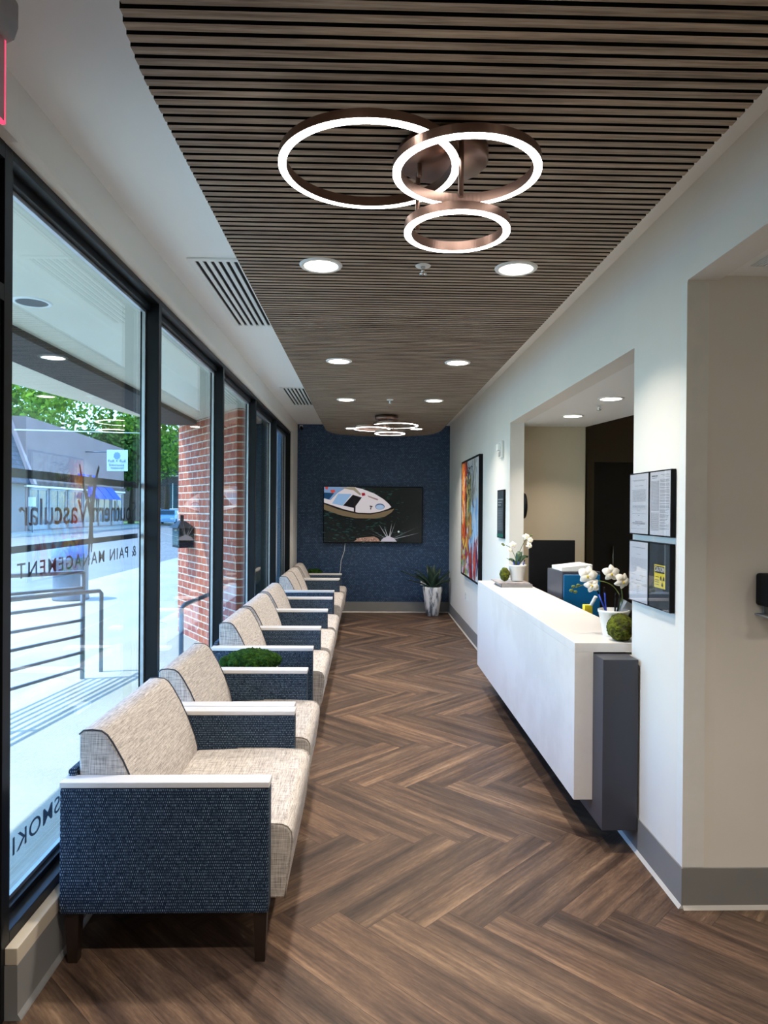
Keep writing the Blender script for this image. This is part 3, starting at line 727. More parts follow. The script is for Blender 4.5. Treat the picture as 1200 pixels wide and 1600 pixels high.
def orchid(label, x, y, z, stems, leaves, group='potted orchids on the counter'):
    t = thing('orchid_pot', label, 'potted orchid', (x, y, z), group=group)
    MB().lathe([(0, 0), (.050, 0), (.053, .006), (.074, .122), (.078, .124), (.078, .136), (.073, .136), (.070, .12), (0, .11)], (x, y, z), 40).link('pot', M['whitepl'], t)
    for ang, ln, wd, up in leaves:
        mb = MB(); n_ = 10; prev = None; dx, dy = math.cos(ang), math.sin(ang)
        rows = []
        for i in range(n_+1):
            s_ = i/n_; w = wd*math.sin(PI*min(.98, .06+s_*.92))**.7; c = Vector((x+dx*ln*s_, y+dy*ln*s_, z+.115+up*math.sin(s_*PI*.6)))
            rows.append([c+Vector((-dy*w, dx*w, .01)), c+Vector((0, 0, -.006)), c+Vector((dy*w, -dx*w, .01))])
        V = [[mb.bm.verts.new(p) for p in r] for r in rows]
        for a_, b_ in zip(V, V[1:]):
            for k in (0, 1): mb._f([mb.bm.faces.new((a_[k], a_[k+1], b_[k+1], b_[k]))], True)
        o = mb.link('leaf', M['leaf'], t); so = o.modifiers.new('s', 'SOLIDIFY'); so.thickness = .003
    for pts, fl, buds in stems:
        P = [Vector(p) for p in pts]; c = []
        for i in range(len(P)-1):
            p0, p1, p2, p3 = P[max(i-1, 0)], P[i], P[i+1], P[min(i+2, len(P)-1)]
            for k in range(6):
                u = k/6; c.append(.5*((2*p1)+(p2-p0)*u+(2*p0-5*p1+4*p2-p3)*u*u+(3*p1-p0-3*p2+p3)*u**3))
        c.append(P[-1]); so = MB().tube([v+Vector((x, y, z)) for v in c], .0028, 6).link('stem', M['stem'], t)
        for b in buds: MB().ball(Vector(b)+Vector((x, y, z)), .009, 2, 0, 1, (1.3, .8, .9)).link('bud', M['stem'], so)
        for (q, r, fx, fz, rot) in fl:
            cc = Vector(q)+Vector((x, y, z)); mb = MB()
            nrm = Vector((fx, -1, fz)).normalized(); U = nrm.cross(Vector((0, 0, 1))).normalized(); Vv = U.cross(nrm)
            for k in range(5):
                a0 = rot+2*PI*k/5+PI/2; d = U*math.cos(a0)+Vv*math.sin(a0); s2 = U*-math.sin(a0)+Vv*math.cos(a0)
                big = 1.0 if k in (1, 4) else .78; L = r*(1.0 if k in (1, 4) else .95)
                g = []
                for i in range(7):
                    u = i/6; wv = r*.48*big*math.sin(PI*min(.97, .12+.85*u))**.75
                    cpt = cc+d*L*u+nrm*(.010*math.sin(u*PI)-.012*u*u+.002*(k % 2))
                    g.append([mb.bm.verts.new(cpt+s2*wv*j+nrm*(-.006*j*j)) for j in (-1, -.5, 0, .5, 1)])
                for A, B in zip(g, g[1:]):
                    for j in range(4): mb._f([mb.bm.faces.new((A[j], A[j+1], B[j+1], B[j]))], True)
            fo = mb.link('flower', M['petal'], t)
            MB().ball(cc+nrm*.010-Vv*.006, r*.12, 2, 0, 1, (1, 1, 1.3)).link('flower_centre', M['lip'], fo)
    return t
# near orchid: stems leaning left over the counter
orchid('orchid in white pot at the near end of the counter', 1.272, 3.52, CZ,
       [([(.02, 0, .11), (.03, -.01, .20), (-.02, -.02, .265), (-.10, -.02, .285), (-.17, -.02, .262), (-.205, -.02, .25)], [((-.150, -.045, .315), .050, -.25, .0, .2), ((-.130, -.05, .268), .042, -.2, .1, .9)], [(-.215, -.02, .255), (-.225, -.02, .235), (-.205, -.02, .228), (-.19, -.02, .262)]),
        ([(.03, 0, .11), (.045, 0, .20), (.03, 0, .28), (.01, 0, .315)], [((-.02, -.02, .325), .045, -.1, 0, 0), ((.035, -.03, .285), .045, .2, -.1, .5)], [])],
       [])
orchid('orchid in white pot standing on books at the far end of the counter', 1.285, 5.86, CZ+.043,
       [([(0, 0, .11), (.01, -.01, .22), (.05, -.02, .32), (.08, -.02, .36)], [((.07, -.03, .375), .032, 0, .2, 0), ((.105, -.03, .345), .032, .3, 0, .4), ((.095, -.04, .30), .030, .2, 0, .8)], [(.115, -.02, .385)]),
        ([(0, 0, .11), (-.02, -.01, .20), (-.06, -.02, .275), (-.10, -.02, .30)], [((-.045, -.03, .305), .032, -.2, 0, 0), ((-.07, -.03, .262), .026, -.2, 0, .6)], [(-.12, -.02, .302), (-.13, -.02, .312)]),
        ([(0, 0, .11), (-.04, 0, .16), (-.09, 0, .19)], [], [])],
       [(.5, .12, .034, .085), (.9, .07, .03, .12), (2.6, .075, .025, .06), (-1.4, .05, .03, .05)])
def moss_ball(label, x, y, z, r, sq=(1, 1, 1)):
    tag(MB().ball((x, y, z+r*sq[2]*1.0), r, 5, .10, 12, sq).link('moss_ball', M['mossball']), label, 'moss ball', 'moss balls on the counter')
moss_ball('rough moss ball beside the near orchid pot', 1.262, 3.392, CZ, .066)
moss_ball('small moss ball beside the far orchid pot on the books', 1.175, 5.84, CZ+.040, .042, (1, 1, 1.35))
def pen(x, y, z, dx, dy, mat, label, ln=.14):
    d = Vector((dx, dy, 1)).normalized(); p = Vector((x, y, z))
    t = thing('pen', label, 'pen', p, group='pens standing in the orchid pots')
    MB().tube([p, p+d*ln*.8], .0042, 8).link('barrel', mat, t); MB().tube([p+d*ln*.8, p+d*ln], [.0048, .0035], 8).link('cap', M['blackm'], t)
zp = CZ+.07
pen(1.232, 3.512, zp+.045, -.12, -.1, M['bluepen'], 'blue pen standing at the left rim of the near orchid pot')
pen(1.24, 3.535, zp+.045, -.35, .2, M['bluepen'], 'blue pen leaning outward in the near orchid pot', .13)
pen(1.272, 3.50, zp+.045, -.05, -.2, M['blackm'], 'black pen in the middle of the near orchid pot', .11)
pen(1.287, 3.51, zp+.045, .1, -.1, M['blackm'], 'black pen right of the middle of the near orchid pot', .105)
for i, (dx, w) in enumerate(((-.035, 'left'), (.0, 'middle'), (.04, 'right'))):
    pen(1.285+dx*.9, 5.82, CZ+.043+.115, dx*6, -.3, M['bluepen'], 'blue pen at the %s of the far orchid pot' % w, .07)
tag(bx(1.285, 1.335, 3.50, 3.54, CZ+.105, CZ+.185).link('sachet', plain('clear_sachet', srgb(150, 158, 166), .2)), 'grey clear packet tucked in the near orchid pot', 'packet').rotation_euler = (.2, .45, .3)
# books
def book(label, x0, x1, y0, y1, z, h, col, rz):
    t = thing('book', label, 'book', ((x0+x1)/2, (y0+y1)/2, z), group='books under the far orchid')
    MB().box(x0+.004, x1-.004, y0+.004, y1-.004, z+.003, z+h-.003).link('pages', M['paper'], t)
    MB().box(x0, x1, y0, y1, z, z+.0028).box(x0, x1, y0, y1, z+h-.0028, z+h).box(x0, x0+.004, y0, y1, z, z+h).box(x0, x1, y0, y0+.0015, z+.0028, z+h-.0028).link('cover', col, t)
    t.rotation_euler.z = rz
book('thick grey book lying at the far end of the counter', 1.12, 1.38, 5.70, 6.0, CZ+.0005, .026, plain('grey_cover', srgb(128, 126, 124), .4), 0)
book('thin pale magazine on top of the grey book', 1.095, 1.36, 5.72, 6.02, CZ+.027, .010, plain('magazine_cover', srgb(170, 160, 158), .3, var=.35, sc=18), .02)

# things behind the counter
t = thing('reception_desk', 'dark work desk behind the reception counter', 'desk', (1.8, 5.0, 0))
bx(1.415, 2.0, 3.2, 6.40, .70, .73).link('desktop', M['blackm'], t)
for yy in (3.25, 6.36): bx(1.5, 1.95, yy-.02, yy+.02, 0, .70).link('leg', M['blackm'], t)
t = thing('computer_monitor', 'black computer monitor behind the far end of the counter', 'monitor', (1.65, 6.15, .73))
bx(1.445, 1.855, 6.10, 6.13, .86, 1.335).link('screen', M['blackm'], t, bevel=.004)
MB().box(1.62, 1.68, 6.11, 6.15, .742, .95).box(1.54, 1.76, 6.04, 6.22, .7305, .742).link('stand', M['blackm'], t)
t = thing('desk_box', 'dark grey box with a bright blue front behind the counter', 'box', (1.72, 5.1, .73))
MB().prism([(1.455, 5.52), (1.483, 5.20), (1.777, 5.20), (1.73, 5.58)], 'z', .7305, 1.138).link('body', M['dark'], t, bevel=.006)
bx(1.492, 1.772, 5.186, 5.199, .80, 1.115).link('front', M['blue'], t, bevel=.006)
MB().hexa([(1.485, 5.22, 1.139), (1.72, 5.22, 1.139), (1.70, 5.48, 1.139), (1.48, 5.48, 1.139)], [(1.485, 5.22, 1.165), (1.72, 5.22, 1.19), (1.70, 5.48, 1.19), (1.48, 5.48, 1.165)]).link('x', M['whitepl'])
o = bpy.data.objects['x']; o.name = 'document_tray'; tag(o, 'white wedge-shaped tray on top of the grey and blue box', 'tray')
tag(MB().tube([(1.45, 4.42, .99), (1.475, 4.40, 1.05)], .011, 12).link('glue_bottle', M['whitepl'], bevel=0), 'slim white bottle leaning behind the counter edge', 'bottle')
tag(bx(1.42, 1.47, 4.45, 4.50, .73, .985).link('sticky_note_pad', M['yellow']), 'yellow and white note pad peeking over the counter edge', 'note pad')
# clock on the back of the reception wall
t = thing('wall_clock', 'round black clock seen edge-on past the far jamb of the opening', 'clock', (XR+WT, 6.30, 1.9))
o = MB().lathe([(0, 0), (.115, 0), (.12, .012), (.115, .035), (0, .04)], (0, 0, 0), 40).link('case', M['blackm'], t, world=False); o.rotation_euler = (0, PI/2, 0); o.location = (.001, 0, -.25)
t.location.z = 1.89

# ================================================================== WALL ITEMS
# television
t = thing('television', 'large wall-mounted television showing a boat on dark water', 'television', (.09, YB, 1.5))
TX0, TX1, TZ0, TZ1 = -.665, .86, 1.075, 1.945; TY = YB-.07
bx(TX0, TX1, TY, YB-.025, TZ0, TZ1).link('bezel', M['blackm'], t, bevel=.004)
bx(-.2, .4, YB-.025, YB-.002, 1.3, 1.7).link('bracket', M['blackm'], t)
W_, H_ = TX1-TX0-.02, TZ1-TZ0-.02
a = Art((TX0+.01, TY-.0005, TZ0+.01), (W_, 0, 0), (0, 0, H_), (0, -1, 0), .00006)
R_ = random.Random(3)
a.rect(0, 0, 1, 1, srgb(7, 14, 15))
for i in range(420):
    u, v = R_.random()*.86, R_.random()
    if u > .70 and v > .2 and R_.random() < .8: continue
    g = R_.random(); w = .004+.02*R_.random(); ang = R_.uniform(-.5, .5)
    a.ell(u, v, w, w*.35, (.008+.02*g, .03+.06*g, .03+.045*g), 7, ang)
def px(q): return [((x-100)/975, 1-(y-118)/555) for x, y in q]
P_ = lambda q, c: a.poly(px(q), srgb(*c))
P_([(100, 290), (250, 345), (420, 385), (600, 385), (720, 355), (800, 330), (770, 370), (700, 415), (600, 432), (420, 430), (280, 405), (100, 345)], (112, 96, 72))
P_([(100, 118), (395, 118), (480, 135), (600, 180), (690, 235), (745, 280), (775, 318), (740, 340), (660, 372), (560, 392), (440, 388), (300, 355), (180, 315), (100, 288)], (30, 20, 20))
P_([(100, 118), (395, 118), (480, 137), (600, 182), (690, 237), (742, 282), (768, 316), (735, 334), (655, 362), (560, 378), (440, 374), (300, 342), (180, 302), (100, 275)], (214, 206, 210))
P_([(100, 118), (330, 118), (235, 178), (165, 250), (100, 235)], (120, 150, 190)); P_([(100, 175), (200, 180), (150, 245), (100, 232)], (20, 62, 100))
P_([(240, 185), (375, 188), (285, 305), (180, 285)], (140, 176, 214)); P_([(385, 195), (475, 222), (400, 328), (288, 305)], (12, 12, 18))
P_([(110, 118), (140, 118), (135, 145), (112, 140)], (190, 70, 60)); P_([(160, 150), (205, 145), (210, 170), (175, 182)], (196, 78, 66)); P_([(470, 178), (505, 175), (510, 200), (478, 208)], (150, 24, 44))
P_([(245, 125), (400, 118), (470, 190), (455, 200), (390, 150)], (150, 140, 120))
P_([(395, 240), (415, 235), (412, 375), (396, 372)], (30, 24, 26)); P_([(530, 200), (640, 238), (630, 250), (540, 215)], (150, 120, 120))
a.ell((655-100)/975, 1-(312-118)/555, .048, .055, srgb(60, 84, 130), 24); a.ell((655-100)/975, 1-(316-118)/555, .042, .043, srgb(160, 184, 214), 24)
P_([(555, 302), (585, 308), (575, 320), (552, 312)], (50, 40, 46)); P_([(560, 320), (572, 318), (566, 345), (558, 340)], (50, 40, 46))
P_([(400, 662), (450, 628), (520, 618), (600, 612), (640, 632), (660, 662)], (158, 124, 108))
for i in range(40): a.ell((430+210*R_.random()-100)/975, 1-(632+26*R_.random()-118)/555, .008, .006, srgb(*R_.choice([(110, 80, 70), (196, 160, 140), (90, 60, 60)])), 6)
cx, cy = 745, 648
for ang, L, w, c in ((180-8, 90, 6, 150), (150, 250, 3, 110), (160, 260, 3, 80), (122, 190, 5, 170), (108, 150, 5, 180), (80, 170, 5, 190), (70, 195, 4, 150), (50, 60, 3, 120), (25, 330, 3, 110), (14, 330, 5, 140), (38, 200, 2, 70), (-4, 60, 5, 90)):
    ax, ay = math.cos(math.radians(ang)), -math.sin(math.radians(ang)); a.poly(px([(cx-ay*w, cy+ax*w), (cx+ax*L, cy+ay*L), (cx+ay*w, cy-ax*w)]), srgb(c, c, c+6))
P_([(660, 662), (690, 628), (745, 605), (800, 630), (825, 662)], (190, 184, 196)); a.ell((843-100)/975, 1-(562-118)/555, .010, .017, srgb(200, 220, 214), 10)
a.link('screen', M['screen'], t)
tag(MB().tube([(-.33, YB-.006, 1.07), (-.34, YB-.006, .95), (-.39, YB-.006, .80), (-.40, YB-.006, .66), (-.42, YB-.006, .55)], .005, 6).link('power_cable', M['whitepl']), 'thin white cable hanging down the blue wall below the television', 'cable')

def outlet(name, label, o, u, n, w=.075, h=.12, slots=2):
    o, u, n = Vector(o), Vector(u), Vector(n); t = thing(name, label, 'outlet' if name == 'wall_outlet' else 'switch', o, group=None)
    def slab(c, hw, hh, d0, d1):
        P = [c+u*a+Vector((0, 0, b)) for a, b in ((-hw, -hh), (hw, -hh), (hw, hh), (-hw, hh))]; return [p+n*d0 for p in P], [p+n*d1 for p in P]
    MB().hexa(*slab(o, w/2, h/2, .0005, .006)).link('cover_plate', M['whitepl'], t)
    for k in range(slots): MB().hexa(*slab(o+Vector((0, 0, (k-.5)*.045)), w*.26, h*.13, .006, .0085)).link('socket', plain('socket_face', srgb(190, 192, 190), .4), t)
outlet('wall_outlet', 'white outlet on the blue wall beside the marbled planter', (.885, YB, .487), (1, 0, 0), (0, -1, 0), .085, .125)
outlet('wall_outlet', 'white outlet low on the right wall past the painting', (XR, 8.85, .49), (0, 1, 0), (-1, 0, 0))
# fire alarm strobe
t = thing('fire_alarm_strobe', 'white fire alarm strobe high on the wall beside the opening', 'alarm', (XR, 6.52, 2.17))
bx(XR-.028, XR-.0005, 6.45, 6.58, 2.09, 2.25).link('body', M['whitepl'], t, bevel=.006)
bx(XR-.058, XR-.028, 6.475, 6.555, 2.16, 2.225).link('strobe_lens', M['white'], t, bevel=.008)
MB().box(XR-.036, XR-.028, 6.475, 6.555, 2.105, 2.15).link('speaker', plain('speaker_grey', srgb(170, 165, 160), .5), t)
# small frame on far wall
t = thing('picture_frame', 'small black framed notice on the wall just past the opening', 'picture frame', (XR, 6.5, 1.33))
bx(XR-.018, XR-.0005, 6.36, 6.67, 1.335, 1.79).link('frame', M['blackm'], t)
a = Art((XR-.0186, 6.66, 1.345), (0, -.29, 0), (0, 0, .435), (-1, 0, 0)); a.rect(0, 0, 1, 1, srgb(40, 52, 58))
for i in range(3): a.rect(.1, .80-.06*i, .9-.15*i, .83-.06*i, srgb(120, 130, 134))
for i in range(14): a.rect(.1, .60-.035*i, .88, .618-.035*i, srgb(104, 112, 118))
a.rect(0, 0, 1, .07, srgb(22, 92, 80)); a.link('print', M['ink'], t)

# painting
t = thing('painting', 'tall colourful abstract horse painting in a black floater frame', 'painting', (XR, 8.32, .76))
y0, y1, z0, z1 = 7.62, 9.02, .765, 2.22; xf = XR-.045
MB().box(xf, XR-.0005, y0, y0+.02, z0, z1).box(xf, XR-.0005, y1-.02, y1, z0, z1).box(xf, XR-.0005, y0+.02, y1-.02, z0, z0+.02).box(xf, XR-.0005, y0+.02, y1-.02, z1-.02, z1).link('frame', M['blackm'], t)
bx(xf+.008, XR-.001, y0+.02, y1-.02, z0+.02, z1-.02).link('canvas', M['paper'], t)
a = Art((xf+.0078, y1-.02, z0+.02), (0, -(y1-y0-.04), 0), (0, 0, z1-z0-.04), (-1, 0, 0), .00001); R_ = random.Random(11); a.clamp = True
a.rect(0, 0, 1, 1, srgb(208, 210, 212))
def dab(n_, u0, u1, v0, v1, cols, ln, w, ang, sp=.4):
    for i in range(n_):
        u, v = R_.uniform(u0, u1), R_.uniform(v0, v1); th = ang+R_.gauss(0, sp); l = ln*R_.uniform(.5, 1.2); k = R_.uniform(-.5, .5)
        a.stroke([(u+l*(s_/5-.5)*math.cos(th+k*s_/5), v+l*(s_/5-.5)*math.sin(th+k*s_/5)) for s_ in range(6)], w*R_.uniform(.5, 1.3), srgb(*R_.choice(cols)))
V_ = PI/2
dab(70, .55, 1, .55, 1, [(186, 184, 176), (204, 204, 198), (166, 162, 152), (214, 216, 214)], .3, .02, V_+.3)
dab(90, .35, 1, .15, .6, [(150, 190, 226), (176, 208, 236), (120, 168, 214), (210, 224, 238)], .3, .025, V_-.2)
dab(120, .02, .30, .30, .98, [(190, 50, 30), (214, 92, 40), (160, 30, 34), (230, 140, 60), (120, 30, 40)], .25, .022, V_+.1)
dab(50, .03, .2, .5, .95, [(232, 130, 50), (240, 190, 90), (200, 60, 40), (230, 220, 200)], .16, .012, V_)
dab(60, .25, .55, .45, .85, [(210, 190, 60), (120, 140, 60), (236, 214, 120), (80, 96, 70), (200, 120, 50), (60, 60, 64)], .14, .014, V_-.25)
dab(30, .42, .62, .35, .52, [(200, 150, 70), (226, 180, 90), (160, 100, 60), (90, 60, 40)], .12, .018, V_-.3)
dab(26, .34, .5, .70, .97, [(50, 60, 70), (90, 100, 108), (30, 36, 44)], .14, .006, V_+.5, .9)
dab(30, .5, .75, .62, .97, [(70, 76, 80), (120, 124, 124)], .16, .004, V_+.3, .8)
dab(60, .02, .42, .04, .32, [(180, 40, 40), (220, 150, 60), (150, 180, 80), (120, 60, 120), (230, 190, 90)], .14, .018, V_, .8)
dab(26, .48, .66, .02, .24, [(140, 30, 40), (90, 40, 60), (190, 80, 60)], .18, .02, V_+.25, .15)
dab(20, .72, .95, .02, .30, [(170, 40, 40), (80, 60, 110), (210, 90, 70)], .2, .016, V_-.35, .15)
dab(16, .02, .5, .02, .12, [(120, 160, 70), (210, 190, 220), (160, 120, 190)], .08, .02, 0, .8)
dab(18, .25, .34, .40, .9, [(40, 34, 40), (70, 50, 50)], .14, .005, V_-.1, .2)
a.link('picture', M['paintart'], t)

# framed notices on the near pier
XFm = XR-.022
def notice(label, y0, y1, z0, z1, kind):
    t = thing('notice_frame', label, 'notice frame', (XR, (y0+y1)/2, z0), group='framed notices on the pier')
    bx(XFm, XR-.0005, y0, y1, z0, z1).link('frame', M['blackm'], t, bevel=.002)
    m = .006
    a = Art((XFm-.0004, y1-m, z0+m), (0, -(y1-y0-2*m), 0), (0, 0, z1-z0-2*m), (-1, 0, 0), .00003)
    ink = srgb(70, 72, 78); R = random.Random(kind)
    if kind == 4: a.rect(0, 0, 1, 1, srgb(46, 50, 54))
    else: a.rect(0, 0, 1, 1, srgb(206, 208, 214))
    def line(u0, u1, v, h=.006, c=ink):
        u = u0
        while u < u1:
            w = R.uniform(.02, .07); a.rect(u, v, min(u+w, u1), v+h, c); a.k -= 1; u += w+.012
    if kind == 1:
        for q in ((.08, .08, .92, .083), (.08, .90, .92, .903), (.08, .08, .085, .90), (.915, .08, .92, .90)): a.rect(*q, ink)
        line(.2, .8, .885, .007); line(.28, .72, .80)
        for i in range(11): line(.14, .88, .73-.019*i)
        for i in range(4): line(.14, .88, .47-.02*i)
        line(.4, .6, .38); line(.12, .88, .33, .004); line(.45, .55, .30); line(.3, .7, .20, .008); line(.15, .85, .175, .01); line(.15, .85, .155, .01); line(.42, .58, .13)
    if kind == 2:
        line(.08, .38, .925, .022); line(.1, .34, .90, .008); line(.55, .95, .945, .005); line(.65, .95, .93, .005); line(.75, .95, .905, .005)
        for i in range(38): line(.05, .46, .85-.0125*i, .006)
        for i in range(20): line(.05, .46, .345-.0145*i, .006)
        R3 = random.Random(5); v = .87
        while v > .07:
            for i in range(R3.randint(2, 5)): line(.50, .95 if v > .4 else R3.uniform(.75, .95), v, .006); v -= .0125
            v -= .012
    if kind == 3:
        line(.15, .85, .90, .008); line(.4, .6, .79)
        for i in range(11): line(.08, .92, .72-.018*i, .004, srgb(120, 122, 130))
        line(.08, .3, .44); line(.6, .92, .44); line(.38, .66, .35, .01); line(.08, .92, .31, .004); line(.08, .92, .29, .004)
        for i in range(5): line(.42, .56, .25-.03*i, .006)
    if kind == 4:
        a.rect(.25, .32, .80, .68, srgb(226, 206, 60)); a.rect(.28, .55, .77, .66, srgb(30, 30, 30)); 
        a.rect(.29, .335, .51, .545, srgb(226, 206, 60))
        for v in (.48, .43, .40, .36): line(.30, .50, v, .018, srgb(110, 86, 30))
        for k in range(3):
            th = PI/2+2*PI/3*k+PI; c0 = (.66, .44)
            a.poly([(c0[0]+.03*math.cos(th-.35), c0[1]+.022*math.sin(th-.35)), (c0[0]+.115*math.cos(th-.5), c0[1]+.088*math.sin(th-.5)), (c0[0]+.125*math.cos(th), c0[1]+.095*math.sin(th)), (c0[0]+.115*math.cos(th+.5), c0[1]+.088*math.sin(th+.5)), (c0[0]+.03*math.cos(th+.35), c0[1]+.022*math.sin(th+.35))], srgb(30, 14, 30))
        a.ell(.66, .44, .018, .014, srgb(30, 14, 30), 10)
    po = a.link('sheet', M['ink'], t)
    if kind == 4:
        Wd = y1-y0-2*m; Hh = z1-z0-2*m
        text('caution_word', 'CAUTION', .03, frame_mtx((XFm-.0016, y1-m-.30*Wd, z0+m+.575*Hh), (0, -1, 0), (0, 0, 1)), M['white'], po, width=.46*Wd, ext=.0003, bold=True)
    bx(XFm-.0042, XFm-.0022, y0+.003, y1-.003, z0+.003, z1-.003).link('cover_sheet', M['frameglass'], t)
notice('black framed letter with a ruled border, upper left of the four notices', 3.062, 3.285, 1.49, 1.777, 1)
notice('black framed two-column notice, upper right of the four notices', 2.835, 3.052, 1.49, 1.777, 2)
notice('black framed pale letter, lower left of the four notices', 3.062, 3.285, 1.175, 1.463, 3)
notice('black framed dark sheet with a yellow caution sign, lower right notice', 2.838, 3.052, 1.175, 1.463, 4)
# dispenser
t = thing('hand_sanitizer_dispenser', 'black hand sanitizer dispenser at the right edge of the side wall', 'dispenser', (1.63, PY, 1.2))
bx(1.568, 1.70, PY-.10, PY-.0005, 1.225, 1.355).link('body', M['blackm'], t, bevel=.012, seg=3)
MB().box(1.568, 1.70, PY-.10, PY-.0005, 1.185, 1.192).box(1.60, 1.668, PY-.012, PY-.0005, 1.192, 1.225).link('drip_tray', plain('grey_plastic', srgb(140, 140, 140), .4), t)

# planter
t = thing('potted_agave', 'agave in a tall marbled white planter in the far right corner', 'potted plant', (1.0, 10.38, 0))
wob = lambda a, z: 1+.025*math.cos(a*14+z*9)
MB().lathe([(0, 0), (.082, 0), (.092, .01), (.118, .18), (.142, .36), (.148, .43), (.146, .44), (.134, .44), (.128, .40), (0, .39)], (1.0, 10.38, 0), 84, wob=wob).link('planter', M['marble'], t)
MB().lathe([(0, .402), (.125, .398)], (1.0, 10.38, 0), 24).link('soil', M['bark'], t)
R_ = random.Random(4)
for i, (an, el, L) in enumerate([(170, 42, .40), (150, 58, .34), (200, 30, .30), (110, 68, .40), (80, 74, .38), (60, 62, .36), (30, 50, .36), (5, 34, .28), (-25, 44, .26), (-70, 62, .30), (-110, 66, .32), (-150, 52, .32), (250, 78, .36), (130, 40, .30), (-50, 35, .26)]):
    A, E = math.radians(an), math.radians(el); d = Vector((math.cos(A), math.sin(A)*.45, 0)); s2 = Vector((-math.sin(A), math.cos(A), 0)); mb = MB(); g = []
    L *= 1.25
    for k in range(9):
        u = k/8; w = .046*(math.sin(PI*(.22+.78*u))**.8) if k < 8 else .0015; c = Vector((1.0, 10.38, .395))+d*(L*math.cos(E)*u*(1+.3*u))+Vector((0, 0, L*math.sin(E)*u*(1-.22*u)))
        c.x = min(c.x, XR-.03); c.y = min(c.y, YB-.04)
        g.append([mb.bm.verts.new(c+s2*w+Vector((0, 0, .012))), mb.bm.verts.new(c), mb.bm.verts.new(c-s2*w+Vector((0, 0, .012)))])
    for p, q in zip(g, g[1:]):
        for j in (0, 1): mb._f([mb.bm.faces.new((p[j], p[j+1], q[j+1], q[j]))], True)
    o = mb.link('leaf', M['agave'], t); so = o.modifiers.new('s', 'SOLIDIFY'); so.thickness = .004

# ================================================================== OUTSIDE
GZ = -.15
struct('ground_sidewalk', bx(-6.6, -1.25, -6, 40, GZ-.1, GZ), M['concrete'])
struct('ground_street', bx(-20.6, -6.6, -10, 140, GZ-.2, GZ-.06), M['asphalt'])
struct('ground_kerb', MB().box(-22.9, -20.6, -10, 140, GZ-.1, GZ+.08), M['concrete'])
struct('ground_far', bx(-90, -22.9, -10, 160, GZ-.2, GZ), plain('lawn', srgb(90, 120, 60), .9, var=.3, sc=3))
struct('ground_beyond', MB().box(-6.6, -1.25, 40, 140, GZ-.2, GZ-.05).box(-22.9, 0, 140, 170, GZ-.2, GZ), M['asphalt'])
# canopy over the entrance
struct('canopy_soffit', MB().prism([(-3.35, -3), (-1.25, -3), (-1.25, 9.9), (-2.62, 9.9), (-2.9, 8.85), (-3.35, 6.5)], 'z', 2.75, 2.95), M['soffit'])
struct('canopy_beam', MB().prism([(-2.70, 2.70), (-2.25, 2.70), (-2.25, 2.75), (-2.70, 2.75)], 'y', -3, 9.3), M['beam'])
downlight(-1.89, 3.94, 2.75, 'unlit round recessed light in the outdoor canopy', r=.095, lamp=False, group='outdoor canopy light')
# brick pier and return wall
c0, c1 = Vector((-2.65, 9.8)), Vector((-1.50, 8.0)); nn_ = Vector((c1.y-c0.y, -(c1.x-c0.x))).normalized()*-.28
mb = MB().prism([(c0.x, c0.y), (c1.x, c1.y), (c1.x+.08, c1.y+.02), (c1.x+.08, c1.y+.5), (c0.x+.3, c0.y+.35)], 'z', GZ, 2.749)
bp = struct('brick_pier_wall', mb, M['brick'])
struct('return_wall', bx(-1.55, -1.42, 8.35, 14, GZ, 3.2), plain('shade_toned_stucco', srgb(80, 96, 104), .8))  # deep shade and blue reflection are put into this wall's colour
# lantern-like box on the bricks
u = (c1-c0).normalized(); bc = c0+(c1-c0)*.25; nb = Vector((-u.y, u.x)); nb = nb if nb.y < 0 else -nb
if nb.x > 0: nb = -nb
t = thing('wall_lantern', 'black roofed lantern box fixed to the sunlit brick pier', 'lantern', (bc.x, bc.y, 1.05))
def lb(a0, a1, d0, d1, z0_, z1_, k=1.0):
    def q(k_, z_):
        m_ = (a0+a1)/2; h_ = (a1-a0)/2*k_; md = (d0+d1)/2; hd = (d1-d0)/2*k_
        return [(bc.x+u.x*(m_+sx*h_)+nb.x*(md+sd*hd), bc.y+u.y*(m_+sx*h_)+nb.y*(md+sd*hd), z_) for sx, sd in ((-1, -1), (1, -1), (1, 1), (-1, 1))]
    return q(1, z0_), q(k, z1_)
MB().hexa(*lb(-.15, .15, .01, .20, 1.07, 1.33)).link('body', M['black'], t)
MB().hexa(*lb(-.19, .19, .0, .24, 1.33, 1.42, .30)).hexa(*lb(-.02, .02, .10, .14, 1.42, 1.50)).link('roof', M['black'], t)
MB().hexa(*lb(-.13, .13, .20, .205, 1.10, 1.30)).link('pane', M['winglass'], t)

# ramp railing
t = thing('ramp_railing', 'grey steel ramp railing with seven rails outside the first window', 'railing', (-2.9, 6.0, GZ))
dirv = Vector((.154, 1, -.062)); P0 = Vector((-2.88, 7.1, 0))
def rp(dy, z): p = P0+dirv*dy; p.z = z+dirv.z*dy; return p
for z in (.936, .778, .614, .449, .292, .121, -.04):
    MB().tube([rp(-3.4, z), rp(0, z)], .021 if z > .9 else .016, 8).link('rail', M['steel'], t)
for dy in (0, -1.75, -3.4): 
    p = rp(dy, .94); MB().tube([(p.x, p.y, GZ), tuple(p)], .024, 8).link('post', M['steel'], t)
h0 = Vector((-2.81, 7.41, .715)); MB().tube([(h0.x, h0.y, GZ), tuple(h0-Vector((0, 0, .03))), tuple(h0+Vector((-.01, -.04, 0)))]+[tuple(h0+dirv*k+Vector((0, 0, 0))) for k in (-.4, -1.5, -3.6)], .022, 8).link('handrail', M['steel'], t)
t = thing('short_handrail', 'short grey handrail outside the second window before the brick pier', 'handrail', (-1.86, 7.0, GZ))
